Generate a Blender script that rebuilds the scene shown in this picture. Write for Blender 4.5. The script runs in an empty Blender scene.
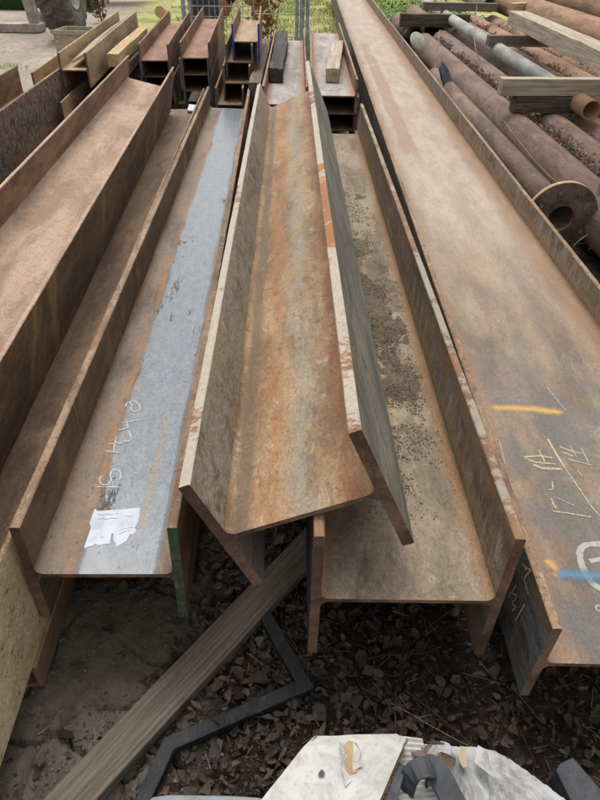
import bpy, bmesh, math, random
from mathutils import Vector, Matrix, Euler, noise
random.seed(7)
R=math.radians; PI=math.pi
sc=bpy.context.scene; COL=sc.collection
# ------------------------------------------------------------------ camera
TH,RL,VX,FPX,H=0.65850582,0.01571708,0.00662982,612.,1.5
cd=bpy.data.cameras.new('camera'); cam=bpy.data.objects.new('camera',cd); COL.objects.link(cam); sc.camera=cam
cd.sensor_fit='VERTICAL'; cd.sensor_height=36; cd.lens=FPX/800*36; cd.clip_start=.02; cd.clip_end=2000
CM=Matrix.Rotation(-VX,4,'Z')@Matrix.Rotation(PI/2-TH,4,'X')@Matrix.Rotation(RL,4,'Z')
cam.matrix_world=Matrix.Translation((0,0,H))@CM
def ray(u,v):
    return (CM.to_3x3()@Vector((u-300,-(v-400),-FPX))).normalized()
def at(u,v,z):                     # photo pixel -> point on the level z
    d=ray(u,v); k=(z-H)/d.z; return Vector((0,0,H))+d*k
def on_plane(u,v,p,n):
    d=ray(u,v); o=Vector((0,0,H)); k=(p-o).dot(n)/d.dot(n); return o+d*k
# ------------------------------------------------------------------ node helper
class NT:
    def __init__(s,name,coord='Object'):
        s.m=bpy.data.materials.new(name); s.m.use_nodes=True; t=s.t=s.m.node_tree; t.nodes.clear()
        s.out=t.nodes.new('ShaderNodeOutputMaterial'); s.b=t.nodes.new('ShaderNodeBsdfPrincipled')
        t.links.new(s.b.outputs[0],s.out.inputs[0])
        s.tc=t.nodes.new('ShaderNodeTexCoord'); s.co=s.tc.outputs[coord]; s._sep=None
    def L(s,a,b): s.t.links.new(a,b)
    def set(s,inp,v):
        if hasattr(v,'is_output') or isinstance(v,bpy.types.NodeSocket): s.L(v,inp)
        elif isinstance(v,(tuple,list)) and len(v)==3 and inp.type=='RGBA': inp.default_value=(*v,1)
        else: inp.default_value=v
    def sc(s,v):
        n=s.t.nodes.new('ShaderNodeVectorMath'); n.operation='MULTIPLY'; s.L(s.co,n.inputs[0]); n.inputs[1].default_value=v; return n.outputs[0]
    def noise(s,scale=5,detail=4,rough=.6,st=(1,1,1),dist=0,off=0):
        n=s.t.nodes.new('ShaderNodeTexNoise'); n.noise_dimensions='4D'
        s.L(s.sc(st),n.inputs['Vector']); n.inputs['W'].default_value=off; n.inputs['Scale'].default_value=scale
        n.inputs['Detail'].default_value=detail; n.inputs['Roughness'].default_value=rough; n.inputs['Distortion'].default_value=dist
        return n.outputs['Fac']
    def vor(s,scale=20,st=(1,1,1),feat='F1',rand=1):
        n=s.t.nodes.new('ShaderNodeTexVoronoi'); n.feature=feat; s.L(s.sc(st),n.inputs['Vector']); n.inputs['Scale'].default_value=scale
        n.inputs['Randomness'].default_value=rand; return n.outputs['Distance']
    def rmp(s,v,a,b,lo=0.,hi=1.):
        n=s.t.nodes.new('ShaderNodeMapRange'); n.interpolation_type='SMOOTHSTEP' if (lo,hi)==(0.,1.) else 'LINEAR'
        s.set(n.inputs[0],v); n.inputs[1].default_value=a; n.inputs[2].default_value=b; n.inputs[3].default_value=lo; n.inputs[4].default_value=hi; return n.outputs[0]
    def ma(s,op,a,b=0.):
        n=s.t.nodes.new('ShaderNodeMath'); n.operation=op; s.set(n.inputs[0],a); s.set(n.inputs[1],b); return n.outputs[0]
    def mix(s,f,a,b,mode='MIX'):
        n=s.t.nodes.new('ShaderNodeMix'); n.data_type='RGBA'; n.blend_type=mode; s.set(n.inputs[0],f); s.set(n.inputs[6],a); s.set(n.inputs[7],b); return n.outputs[2]
    def xyz(s,i):
        if s._sep is None: s._sep=s.t.nodes.new('ShaderNodeSeparateXYZ'); s.L(s.co,s._sep.inputs[0])
        return s._sep.outputs[i]
    def band(s,i,c,w,soft,jit=0,js=6,jst=(1,1,1),off=0):    # 1 inside |coord-c|<w
        v=s.xyz(i)
        if jit: v=s.ma('ADD',v,s.ma('MULTIPLY',s.ma('SUBTRACT',s.noise(js,4,.6,jst,off=off),.5),jit))
        d=s.ma('ABSOLUTE',s.ma('SUBTRACT',v,c)); return s.rmp(d,w+soft,max(w-soft,0))
    def fin(s,col,rough=.8,bump=None,bs=.3,bd=.002,metal=0,spec=.3):
        s.set(s.b.inputs['Base Color'],col); s.set(s.b.inputs['Roughness'],rough); s.b.inputs['Metallic'].default_value=metal
        s.b.inputs['Specular IOR Level'].default_value=spec
        if bump is not None:
            n=s.t.nodes.new('ShaderNodeBump'); n.inputs['Strength'].default_value=bs; n.inputs['Distance'].default_value=bd; s.L(bump,n.inputs['Height']); s.L(n.outputs[0],s.b.inputs['Normal'])
        return s.m
def srgb(r,g,b,k=1.):
    f=lambda c:(((c/255+.055)/1.055)**2.4 if c>10 else c/255/12.92)*k
    return (f(r),f(g),f(b))
K=.80      # photo colour -> surface colour
def S(r,g,b,k=K): return srgb(r,g,b,k)
# ---- steel materials -------------------------------------------------------
def ds(c,k=.07):
    c=(c[0]*1.0,c[1]*.97,c[2]*.93); l=c[0]*.3+c[1]*.55+c[2]*.15; return tuple(v*(1-k)+l*k for v in c)
def steel(name,base,dark,rust,light,off=0,fs=1.,amt=.5,extra=None,rough=.75,grain=.55,light_amt=.5,patch=.6,st=(1.3,.55,1.3)):
    n=NT(name); base,dark,rust,light=map(ds,(base,dark,rust,light))
    a=n.noise(2.2,6,.62,(3.2,.8,3.2),.6,off); b=n.noise(9,5,.7,(2.,.55,2.),.3,off+3); c=n.noise(130,5,.8,(1,.7,1),0,off+5); d=n.noise(420,3,.8,(1,1,1),0,off+7)
    dark=tuple(v*.78 for v in dark); light=tuple(min(v*1.08,.9) for v in light)
    col=n.mix(n.rmp(a,.38,.60),dark,base)
    col=n.mix(n.ma('MULTIPLY',n.rmp(b,.5,.68),amt),col,rust)
    col=n.mix(n.ma('MULTIPLY',n.rmp(n.noise(5,6,.75,(1.6,.6,1.6),.8,off+9),.54,.7),light_amt),col,light)
    if patch:
        pn=n.noise(11,9,.78,st,.9,off+21); pm=n.rmp(pn,.545,.575); dk=tuple(v*.72 for v in dark)
        col=n.mix(n.ma('MULTIPLY',pm,patch*.55),col,dk)
        pn=n.noise(17,9,.78,st,.7,off+25); col=n.mix(n.ma('MULTIPLY',n.rmp(pn,.57,.60),patch*.5),col,light)
    if patch:   # scale and water runs down the flange faces
        vs_=n.noise(24,9,.8,(1,1,.16),.5,off+41); col=n.mix(n.ma('MULTIPLY',n.rmp(vs_,.53,.60),patch*.6),col,tuple(v*.62 for v in dark)); vs_=n.noise(30,9,.8,(1,1,.14),.5,off+45); col=n.mix(n.ma('MULTIPLY',n.rmp(vs_,.56,.62),patch*.5),col,light)
    if extra: col=extra(n,col)
    if patch:
        sk=n.noise(34,8,.8,(1.4,.35,.5),.5,off+29); col=n.mix(n.ma('MULTIPLY',n.rmp(sk,.56,.62),patch*.45),col,tuple(v*.6 for v in dark))
        sk=n.noise(40,8,.8,(1.2,.5,.8),.5,off+33); col=n.mix(n.ma('MULTIPLY',n.rmp(sk,.59,.63),patch*.5*min(1,amt*1.6)),col,rust)
    sp=n.ma('ADD',n.ma('MULTIPLY',c,.6),n.ma('MULTIPLY',d,.4))
    sh=n.rmp(sp,.36,.64,1-grain,1+grain*.8)
    cc=n.t.nodes.new('ShaderNodeVectorMath'); cc.operation='MULTIPLY'; n.L(col,cc.inputs[0])
    cb=n.t.nodes.new('ShaderNodeCombineXYZ'); [n.L(sh,cb.inputs[i]) for i in range(3)]; n.L(cb.outputs[0],cc.inputs[1])
    pits=n.rmp(n.vor(70,(1,.7,1)),.1,.2)
    col=n.mix(n.ma('MULTIPLY',n.ma('SUBTRACT',1.,pits),n.ma('MULTIPLY',n.rmp(b,.4,.6),.55)),cc.outputs[0],dark); col=n.mix(n.ma('MULTIPLY',n.rmp(n.noise(95,5,.8,(1,.6,1),0,off+13),.56,.66),.4*amt/.5),col,rust); col=n.mix(n.ma('MULTIPLY',n.rmp(n.noise(110,5,.8,(1,.6,1),0,off+17),.60,.68),.35),col,light)
    h=n.ma('ADD',n.ma('MULTIPLY',b,.8),n.ma('ADD',n.ma('MULTIPLY',c,.5),n.ma('MULTIPLY',d,.25)))
    rr=n.rmp(c,.3,.7,rough-.15,min(rough+.12,1))
    if getattr(n,'wide',None) is not None: h=n.ma('MULTIPLY',h,n.ma('SUBTRACT',1.,n.ma('MULTIPLY',n.wide,.88))); rr=n.ma('SUBTRACT',rr,n.ma('MULTIPLY',n.wide,.42)); n.b.inputs['Specular IOR Level'].default_value=.6
    m=n.fin(col,rr,h,.9,.004,spec=.5 if getattr(n,'wide',None) is not None else .3); return m
BR=S(135,100,75); DB=S(88,64,50); RU=S(170,105,60); LT=S(180,150,125)
mEnd=steel('rusty sawn end',S(140,110,90),S(106,82,68),S(150,95,60),S(150,125,105),1)
mGreen=steel('green painted end',S(72,104,84),S(84,92,70),S(62,92,70),S(130,118,92),2,amt=.8,patch=1.,extra=lambda n,c:n.mix(n.rmp(n.noise(22,8,.8,(1,1,1),.5,3),.52,.58),c,S(130,104,78)))
mBlue=steel('blue painted end',S(48,66,190,1),S(44,58,170,1),S(50,65,190,1),S(80,95,180,1),2)
mSlate=steel('slate grey paint',S(98,104,112),S(88,72,62),S(110,80,60),S(120,125,130),4)
def mk_edge(name,off,a=S(190,170,150),b=S(165,105,65),th=.44,acc=False):
    def ex(n,col):
        if acc:
            z=n.ma('MULTIPLY',n.rmp(n.ma('ADD',n.ma('ABSOLUTE',n.ma('SUBTRACT',n.xyz(1),1.08)),n.ma('MULTIPLY',n.noise(9,8,.8,(.5,1,.5),.3,off+3),.5)),.78,.60),n.rmp(n.xyz(0),0,.05)); m=n.noise(3.2,10,.82,(.6,1,.6),.4,off); m=n.ma('SUBTRACT',m,n.ma('MULTIPLY',z,.055)); col=n.mix(n.ma('MULTIPLY',z,.6),col,S(178,118,68,.75)); return n.mix(n.rmp(m,th-.015,th+.015),col,a)
        m=n.noise(3.2,10,.82,(.6,1,.6),.4,off); return n.mix(n.rmp(m,th-.015,th+.015),col,a)
    return steel(name,b,S(135,100,72),S(160,112,66),S(176,150,120),off,extra=ex,patch=.5,grain=.3)
mEdgeE=mk_edge('white worn paint edge',11,S(204,192,174,.62),S(168,116,72),.43,True); mEdgeF=mk_edge('pale rust edge',13,S(180,168,150,.58),S(150,112,78),.50)
mEdgeT=steel('tan rust edge',S(160,132,104),S(126,98,74),S(166,120,80),S(190,166,138),15,patch=1.)
# web materials
def exD(n,col):
    n.wide=None
    g=n.mix(n.rmp(n.noise(40,4,.7,(1,.5,1)),.35,.7),S(134,144,152,.54),S(156,164,170,.57))
    wide=n.ma('MULTIPLY',n.band(0,.024,.094,.026,.05,9,(1,.35,1),2),n.rmp(n.noise(9,9,.8,(1,.25,1),.5,8),.34,.44))
    gz=n.noise(190,5,.8,(1,.6,1),.2,18); wide=n.rmp(n.ma('ADD',wide,n.ma('MULTIPLY',n.ma('SUBTRACT',gz,.5),.55)),.22,.80); n.wide=wide
    col=n.mix(wide,col,g)
    st=n.ma('MULTIPLY',n.band(0,.06,.009,.004,.02,6,(1,.5,1),5),n.rmp(n.ma('ABSOLUTE',n.ma('SUBTRACT',n.xyz(1),.35)),.27,.2))
    col=n.mix(n.ma('MULTIPLY',n.ma('MULTIPLY',st,n.rmp(n.noise(50,6,.8,(1,.3,1),0,16),.42,.5)),.75),col,S(150,130,98,.7))
    pt=n.rmp(n.vor(75,(1,.45,1)),.2,.12); pt=n.ma('MULTIPLY',pt,n.rmp(n.noise(14,5,.7),.46,.56))
    col=n.mix(pt,col,S(78,68,60,.7))
    gs=n.ma('MULTIPLY',n.band(0,-.125,.022,.012,.03,9,(1,.3,1),4),n.rmp(n.noise(60,7,.8,(1,.3,1),0,44),.45,.55)); col=n.mix(n.ma('MULTIPLY',gs,.6),col,S(150,142,130,.7))
    st=n.ma('MULTIPLY',n.band(0,-.075,.006,.012,.07,12,(1,.4,1),9),n.rmp(n.noise(16,7,.8,(1,.4,1),0,14),.45,.55)); return n.mix(n.ma('MULTIPLY',st,.6),col,S(172,122,72))
mD=steel('blue grey mill scale with rust',S(150,126,104),S(122,100,82),S(165,110,65),S(175,160,148),20,extra=exD,rough=.72,grain=.35,patch=.5)
def exE(n,col):
    c=n.band(0,.01,.03,.04,.10,9,(1,.45,1),3); col=n.mix(n.ma('MULTIPLY',c,n.rmp(n.noise(12,8,.8,(1,.5,1),.6,31),.42,.56,0.,.85)),col,S(164,156,138,.7))
    o=n.band(0,-.07,.03,.035,.09,10,(1,.45,1),6); col=n.mix(n.ma('MULTIPLY',o,n.rmp(n.noise(14,8,.8,(1,.5,1),.6,35),.40,.58,0.,.85)),col,S(162,112,72,.75))
    o=n.band(0,.115,.022,.03,.07,10,(1,.45,1),8); col=n.mix(n.ma('MULTIPLY',o,n.rmp(n.noise(15,8,.8,(1,.5,1),.6,37),.38,.56,.1,.9)),col,S(146,94,60,.75))
    k=n.band(0,-.135,.02,.012,.03,9,(1,.4,1),2); col=n.mix(n.ma('MULTIPLY',k,.7),col,S(110,95,78))
    w=n.ma('MULTIPLY',n.rmp(n.noise(8,5,.7,(1,.8,1),.8,4),.6,.7),n.rmp(n.xyz(1),1.6,.3)); return n.mix(n.ma('MULTIPLY',w,.6),col,S(195,188,180))
mE=steel('orange rust with grey centre',S(176,146,108),S(148,118,86),S(172,122,80),S(196,176,148),30,extra=exE,grain=.45,patch=1.)
def exF(n,col):
    d=n.ma('MULTIPLY',n.rmp(n.noise(7,6,.75,(1.2,.7,1),.7,4),.42,.56),n.rmp(n.ma('ABSOLUTE',n.ma('SUBTRACT',n.xyz(1),1.2)),1.1,.5))
    col=n.mix(n.ma('MULTIPLY',d,.65),col,S(118,104,88))
    e=n.ma('ADD',n.band(0,.182,.012,.02,.05,9,(1,.5,1)),n.band(0,-.18,.012,.02,.05,9,(1,.5,1))); col=n.mix(n.ma('MULTIPLY',e,.6),col,S(168,124,84))
    y=n.ma('MULTIPLY',n.band(0,.045,.012,.012,.05,5,(1,.3,1),5),n.rmp(n.ma('ABSOLUTE',n.ma('SUBTRACT',n.xyz(1),1.15)),.7,.4)); return n.mix(n.ma('MULTIPLY',y,.35),col,S(204,172,104))
mF=steel('sandy silt on steel',S(172,156,134),S(146,130,110),S(154,132,106),S(190,176,154),40,extra=exF,rough=.95,grain=.45)
def exG(n,col):
    far=n.rmp(n.ma('ADD',n.xyz(1),n.ma('MULTIPLY',n.noise(2.5,5,.7,(1,.5,1)),1.6)),1.9,3.6)
    t=n.mix(n.rmp(n.noise(6,10,.82,(1.3,.4,1),.15,3),.42,.58),S(172,152,132),S(188,172,154))
    mid=n.band(0,.0,.24,.07,.12,3,(1,.4,1),7)
    col=n.mix(n.ma('MULTIPLY',far,n.ma('MULTIPLY',mid,.9)),col,t)
    # old red-brown runs of wash water
    s=n.ma('MULTIPLY',n.band(0,-.11,.055,.012,.14,5,(1,.25,1),5),n.rmp(n.ma('ADD',n.ma('ABSOLUTE',n.ma('SUBTRACT',n.xyz(1),6.0)),n.noise(6,5,.7)),3.1,2.7)); s=n.ma('MULTIPLY',s,n.rmp(n.noise(9,8,.8,(1,.3,1),.2,55),.40,.47)); col=n.mix(n.ma('MULTIPLY',s,.75),col,S(156,128,106))
    b=n.ma('MULTIPLY',n.rmp(n.noise(4,8,.7,(1.4,1,1),.6,9),.42,.54),n.rmp(n.xyz(1),1.5,.8)); col=n.mix(n.ma('MULTIPLY',b,.7),col,S(112,112,110,.75))
    e=n.ma('ADD',n.band(0,.28,.03,.05,.08,6,(1,.4,1)),n.band(0,-.28,.03,.05,.08,6,(1,.4,1))); return n.mix(n.ma('MULTIPLY',e,.55),col,S(172,132,102))
mG=steel('brown steel with dusty wash',S(158,138,116),S(134,118,102),S(164,122,86),S(180,164,142),50,extra=exG,grain=.42,patch=.35)
mB=steel('dusty tan rust',S(192,164,142),S(178,148,124),S(188,150,120),S(204,182,162),60,grain=.4,rough=.9)
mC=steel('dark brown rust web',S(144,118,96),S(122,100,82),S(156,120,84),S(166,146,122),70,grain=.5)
mR=steel('mid brown rust',S(152,118,90),S(118,90,70),S(166,118,76),LT,80); mR2=steel('mid brown rust variant',S(158,122,92),S(122,94,72),S(168,120,78),S(180,152,124),84)
def exStk(n,col):
    m=n.ma('MULTIPLY',n.rmp(n.noise(3,5,.7,(.4,1.2,.5),.5,7),.52,.68),.7); return n.mix(m,col,S(176,142,100))
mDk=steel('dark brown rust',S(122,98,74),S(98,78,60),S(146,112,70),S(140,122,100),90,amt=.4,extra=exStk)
mDk2=steel('dark steel face',S(92,88,84),S(70,64,60),S(125,88,62),S(120,114,108),92,amt=.5)
mTan=steel('ochre brown steel',S(150,120,90),S(120,94,70),S(165,120,80),S(175,150,120),94)
def exFlake(n,col):
    m=n.rmp(n.noise(24,5,.75,(1,1.6,1),1.2,3),.48,.56); return n.mix(m,col,S(140,138,130))
mFlk=steel('flaking grey paint over rust',S(128,90,62),S(95,68,50),S(150,98,58),S(160,130,100),96,extra=exFlake)
def exYel(n,col):
    m=n.rmp(n.noise(26,10,.84,(1,.5,1),.3,3),.405,.445); return n.mix(m,col,n.mix(n.rmp(n.noise(7,5,.7),.4,.6),S(206,186,150,.9),S(192,168,128,.86)))
mYel=steel('peeling cream paint',S(120,92,60),S(80,62,44),S(150,110,60),S(170,150,110),97,extra=exYel)
def exGry(n,col):
    m=n.rmp(n.noise(14,6,.75,(1,1.3,2.),.8,3),.4,.6); return n.mix(m,col,S(150,145,132))
mEl=steel('grey and ochre scale',S(156,134,104),S(124,102,78),S(168,122,78),S(180,168,146),98,extra=exGry)
mEr=steel('dark grey paint with rust specks',S(128,124,112),S(108,104,94),S(130,102,76),S(150,146,128),99,amt=.5,grain=.4,patch=1.,st=(1,.5,1.6))
def exOl(n,col):
    m=n.rmp(n.noise(6,6,.75,(1,.5,2),.8,3),.45,.62); col=n.mix(m,col,S(122,114,100)); w=n.ma('MULTIPLY',n.band(2,.10,.05,.04,.08,9),n.rmp(n.noise(26,9,.82,(1,1,.2),.4,61),.48,.58)); col=n.mix(n.ma('MULTIPLY',w,.7),col,S(170,164,158,.75)); 
    y=n.ma('MULTIPLY',n.band(2,.05,.014,.014,.08,14,(1,1,1)),.35); return n.mix(y,col,S(170,145,90))
mOl=steel('olive grey paint over rust',S(138,112,88),S(112,92,74),S(156,116,80),S(160,144,120),101,extra=exOl)
def exSl(n,col):
    m=n.rmp(n.noise(9,5,.7,(1,.6,2),.8,3),.4,.58); return n.mix(m,col,S(98,104,104))
mGl=steel('dark slate and rust patches',S(110,82,62),S(78,66,56),S(150,98,60),S(130,118,104),102,extra=exSl)
# ------------------------------------------------------------------ objects
def tag(o,label=None,cat=None,group=None,kind=None):
    if label: o['label']=label
    if cat: o['category']=cat
    if group: o['group']=group
    if kind: o['kind']=kind
    return o
def empty(name,loc,label,cat,group=None,rot=None):
    o=bpy.data.objects.new(name,None); COL.objects.link(o); o.location=loc; o.empty_display_size=.1
    if rot: o.rotation_euler=rot
    return tag(o,label,cat,group)
def link(name,bm,mats,parent=None,smooth=False,loc=(0,0,0),rot=None):
    me=bpy.data.meshes.new(name); bmesh.ops.recalc_face_normals(bm,faces=bm.faces); bm.to_mesh(me); bm.free()
    for m in (mats if isinstance(mats,(list,tuple)) else [mats]): me.materials.append(m)
    if smooth:
        for p in me.polygons: p.use_smooth=True
    o=bpy.data.objects.new(name,me); COL.objects.link(o); o.location=loc
    if rot: o.rotation_euler=rot
    if parent: o.parent=parent
    return o
def extr(bm,prof,y0,y1f,mi_side=lambda a,b:0,mi_end=0,ny=1,wob=None):
    """closed profile [(x,z)] extruded along y; y1f(x) far end"""
    rings=[]
    for k in range(ny+1):
        rings.append([bm.verts.new((x,y0+(y1f(x)-y0)*k/ny,z)) for x,z in prof])
    if wob:
        for r in rings:
            for v in r: wob(v)
    n=len(prof)
    for k in range(ny):
        for i in range(n):
            j=(i+1)%n; f=bm.faces.new((rings[k][i],rings[k][j],rings[k+1][j],rings[k+1][i])); f.material_index=mi_side(prof[i],prof[j])
    f=bm.faces.new(rings[0]); f.material_index=mi_end
    f=bm.faces.new(list(reversed(rings[-1]))); f.material_index=mi_end
G1='long heavy steel beams in the front row'
def beam(label,x,y,z,yaw,pit,rol,W,B,L,sk,tf,tw,mweb,ml,mr,edge,endm=None,group='steel H-beams',mends=None,fr=None,mlo=None,mro=None,ny=None,bow=0):
    root=empty('steel_beam',(x,y,z),label,'steel beam',group); root['kind']='thing'; root.rotation_mode='YXZ'; root.rotation_euler=(R(pit),R(rol),R(yaw))
    endm=endm or mEnd; far=lambda xx:L+sk*xx
    fr=fr or tf*.9
    # web with fillets
    a=W/2-tf; h=tw/2; up=[];dn=[]
    arc=[PI/2*i/5 for i in range(6)]
    prof=[(-a,h+fr)]+[(-a+fr-fr*math.cos(t),h+fr-fr*math.sin(t)) for t in arc[1:]]
    prof+=[(-p[0],p[1]) for p in reversed(prof)]
    prof+=[(p[0],-p[1]) for p in reversed(prof)]
    big=group==G1; ny=ny or max(2,int(L/(.05 if big else .5)))
    def wob(v):
        if big and abs(v.co.z)>.1: v.co.z+=.0011*noise.noise((v.co.x*3,v.co.y*13,x)); v.co.x+=.0009*noise.noise((v.co.x*3,v.co.y*9,x+5))
        v.co.z+=.0016*noise.noise((v.co.x*.7,v.co.y*1.3,x*7)); v.co.x+=bow*math.sin(PI*min(max(v.co.y/L,0),1))
    bm=bmesh.new(); extr(bm,prof,0,far,mi_end=1,ny=ny,wob=wob); web=link('web',bm,[mweb,endm],root)
    for p in web.data.polygons: p.use_smooth=True
    web.data.set_sharp_from_angle(angle=R(35))
    fl=[]
    for s in (-1,1):
        x0,x1=sorted((s*(W/2),s*(W/2-tf))); b=.0025
        # inner edge sits a hair inside the web fillet
        prof=[(x0+b,-B/2),(x1-b,-B/2),(x1,-B/2+b),(x1,B/2-b),(x1-b,B/2),(x0+b,B/2),(x0,B/2-b),(x0,-B/2+b)]
        def side(p,q,s=s,x0=x0,x1=x1):
            if abs(p[0]-q[0])<1e-6 and abs(p[0])>0: 
                return 3 if abs(p[0])>=W/2-1e-4 else 0     # outer face / inner face
            return 1
        bm=bmesh.new(); extr(bm,prof,0.0,far,mi_side=side,mi_end=2,ny=ny,wob=wob)
        inner=ml if s<0 else mr; outer=(mlo if s<0 else mro) or inner
        em=endm if not mends else mends[0 if s<0 else 1]
        f=link('flange',bm,[inner,edge,em,outer],root); fl.append(f)
    return root,web,fl
G1='long heavy steel beams in the front row'
D,_,dfl=beam('beam with blue-grey web, torn white label and chalk figures, green paint on one end',-.439,.870,.306,1.89,-.32,1.64,.357,.332,4.69,0,.0225,.012,mD,mDk,mR,mEdgeT,mends=(mEnd,mGreen),group=G1,mlo=mDk,mro=mTan,fr=.02)
dfl[1]['label']='right flange with green paint on its sawn end'
E_,_,_=beam('tilted beam with orange rusty web and white-edged flanges, lying across its neighbours',.012,.844,.545,.97,.33,-23.2,.380,.348,3.73,-.01,.026,.012,mE,mEl,mEr,mEdgeE,group=G1,mro=mEr,mlo=mEl,fr=.02)
F_,_,_=beam('steel beam with sandy silt along its trough, right of the tilted orange beam',.247,.793,.331,.2,-.44,.58,.424,.423,3.94,0,.022,.011,mF,mDk2,mOl,mEdgeF,group=G1,fr=.02,mro=mDk)
G_,_,_=beam('longest, widest beam with chalk numbers and yellow and blue spray dashes',.846,.687,.257,-.49,.39,.61,.661,.273,17.5,0,.020,.012,mG,mDk2,mOl,mEdgeT,group=G1,mlo=mGl,mro=mR,fr=.02)
B_,_,_=beam('beam with plain dusty tan web and dark outer flange, on the low brown beam',-.933,.279,.457,3.02,.39,11.3,.366,.333,5.12,-.17,.014,.012,mB,mR,mDk,mB,group=G1,mro=mDk,mlo=mR2)
C_,_,_=beam('low dark brown beam with peeling cream paint on its outer flange',-.783,.1,.250,1.95,.22,-.5,.36,.330,5.45,0,.012,.012,mC,mDk,mDk,mEdgeT,group=G1,mro=mYel)
A_,_,_=beam('steel beam at the left edge with grey paint flaking off its rusty right flange',-1.889,.5,.341,2.74,.28,1.02,.377,.42,5.09,-.03,.018,.012,mR,mR2,mDk,mEdgeT,group=G1,mro=mFlk)
# small offcut channel on the ground under C
bm=bmesh.new()
extr(bm,[(-.11,0),(.0,0),(.0,.088),(-.012,.088),(-.012,.012),(-.098,.012),(-.098,.088),(-.11,.088)],0,lambda x:2.6)
o=link('steel_channel',bm,[mTan],None,loc=(-.618,.765,0),rot=(0,0,R(1.95)))
tag(o,'low brown steel channel on the soil under the cream-flaked beam','steel channel')
# ---- rear stacks of lighter beams (nested on each other) -------------------
def small(label,cx,y,cz,yaw,W,B,L,mw,mf,edge,group,mends=None,tf=.016,mlo=None,mro=None,rol=0):
    return beam(label,cx,y,cz,yaw,0,rol,W,B,L,0,tf,.009,mw,mf,mf,edge,group=group,mends=mends,mlo=mlo,mro=mro,fr=.01)
gI='left rusty stack behind the tan beam'; gJ='middle rusty stack'; gK='blue-ended stepped stack'; gN='short stack carrying a pale timber'; gH='ochre beams at far left'
mWebS=steel('pinkish rust web',S(165,125,100),S(145,105,82),S(170,115,82),S(185,155,135),110)
mPale=steel('pale tan web',S(192,165,130),S(170,140,108),S(180,135,95),S(205,185,155),112)
mGreyW=steel('pale grey web with rusty sides',S(178,172,166),S(160,150,142),S(165,130,104),S(195,192,188),114,amt=.4,extra=lambda n,c:n.mix(n.ma('MULTIPLY',n.rmp(n.ma('ABSOLUTE',n.xyz(0)),.08,.15),.85),c,S(160,118,90)),grain=.25)
small('rusty beam on top of the left rear stack, slate-painted end',-1.31,6.2,.53,4.2,.27,.26,2.7,mWebS,mR,mEdgeT,gI,(mSlate,mSlate))
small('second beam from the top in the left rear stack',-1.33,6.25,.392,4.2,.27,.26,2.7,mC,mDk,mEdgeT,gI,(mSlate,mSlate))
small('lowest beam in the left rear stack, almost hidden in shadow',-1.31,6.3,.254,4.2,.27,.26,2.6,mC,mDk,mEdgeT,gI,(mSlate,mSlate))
small('rusty beam on top of the middle rear stack, nearest the wire crate',-.943,6.2,.555,3.4,.266,.25,2.9,mWebS,mR2,mEdgeT,gJ,(mSlate,mSlate))
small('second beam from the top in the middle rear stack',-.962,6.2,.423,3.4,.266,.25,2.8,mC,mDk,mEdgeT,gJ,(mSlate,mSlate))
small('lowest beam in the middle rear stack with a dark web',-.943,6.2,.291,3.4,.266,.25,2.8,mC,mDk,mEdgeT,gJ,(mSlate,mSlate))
small('short pale-webbed beam with bright blue ends, topping the stepped stack',-.478,6.1,.70,2.2,.24,.27,1.5,mPale,mTan,mEdgeT,gK,(mBlue,mBlue))
small('second beam down in the blue-ended stepped stack',-.535,6.02,.555,2.,.24,.27,1.6,mTan,mDk,mEdgeT,gK,(mSlate,mEnd))
small('third beam down in the blue-ended stepped stack',-.553,5.9,.412,2.,.24,.27,1.7,mTan,mDk,mEdgeT,gK,(mSlate,mEnd))
small('bottom beam of the stepped stack, jutting out nearest with a tan web',-.609,5.75,.268,2.,.245,.27,1.8,mTan,mR,mEdgeT,gK,(mSlate,mEnd))
small('grey-webbed steel beam behind the tilted orange beam, carrying the black timber',-.112,4.9,.457,.3,.335,.25,3.2,mGreyW,mR,mEdgeT,gN)
small('grey-webbed beam carrying the pale timber, topmost of its stack',.245,4.9,.52,-.4,.345,.23,3.3,mGreyW,mR2,mEdgeT,gN)
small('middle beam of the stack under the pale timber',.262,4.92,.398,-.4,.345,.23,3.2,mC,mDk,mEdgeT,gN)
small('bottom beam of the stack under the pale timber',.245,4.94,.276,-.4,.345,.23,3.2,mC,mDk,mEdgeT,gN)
mOch=steel('light ochre steel',S(186,158,122),S(158,130,98),S(178,136,96),S(200,176,144),176,patch=.7)
small('ochre steel beam with a weathered board lying in its trough',-1.815,5.5,.562,4.6,.225,.25,3.0,mPale,mOch,mOch,gH)
small('low ochre beam sitting left of the board-filled beam',-2.045,5.47,.425,4.6,.225,.25,2.6,mOch,mOch,mOch,gH)
small('shadowed brown beam underneath the board-filled ochre beam',-1.75,5.15,.28,4.6,.225,.24,3.0,mTan,mOch,mOch,gH)
# ------------------------------------------------------------------ wood
def wood(name,a,b,c,off=0,scale=1,grain=.5):
    n=NT(name); g=n.noise(26*scale,6,.7,(1,.06,1),.5,off); g2=n.noise(90*scale,4,.7,(1,.035,1),.2,off+2); bl=n.noise(5,4,.6,(1,.5,1),0,off+4)
    col=n.mix(n.rmp(g,.35,.65),a,b); col=n.mix(n.ma('MULTIPLY',n.rmp(g2,.5,.62),.7),col,c); col=n.mix(n.ma('MULTIPLY',n.rmp(bl,.55,.7),.4),col,c)
    return n.fin(col,.9,n.ma('ADD',g,n.ma('MULTIPLY',g2,.6)),.7,.004)
wGrey=wood('weathered grey timber',S(128,116,100),S(100,90,78),S(70,62,54)); wPine=wood('pale pine timber',S(205,180,135),S(180,152,108),S(140,115,80),3)
wBlk=wood('blackened timber',S(88,84,80),S(60,58,55),S(38,36,34),5); wPale=wood('pale grey timber',S(190,178,155),S(160,146,124),S(120,108,92),7)
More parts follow.
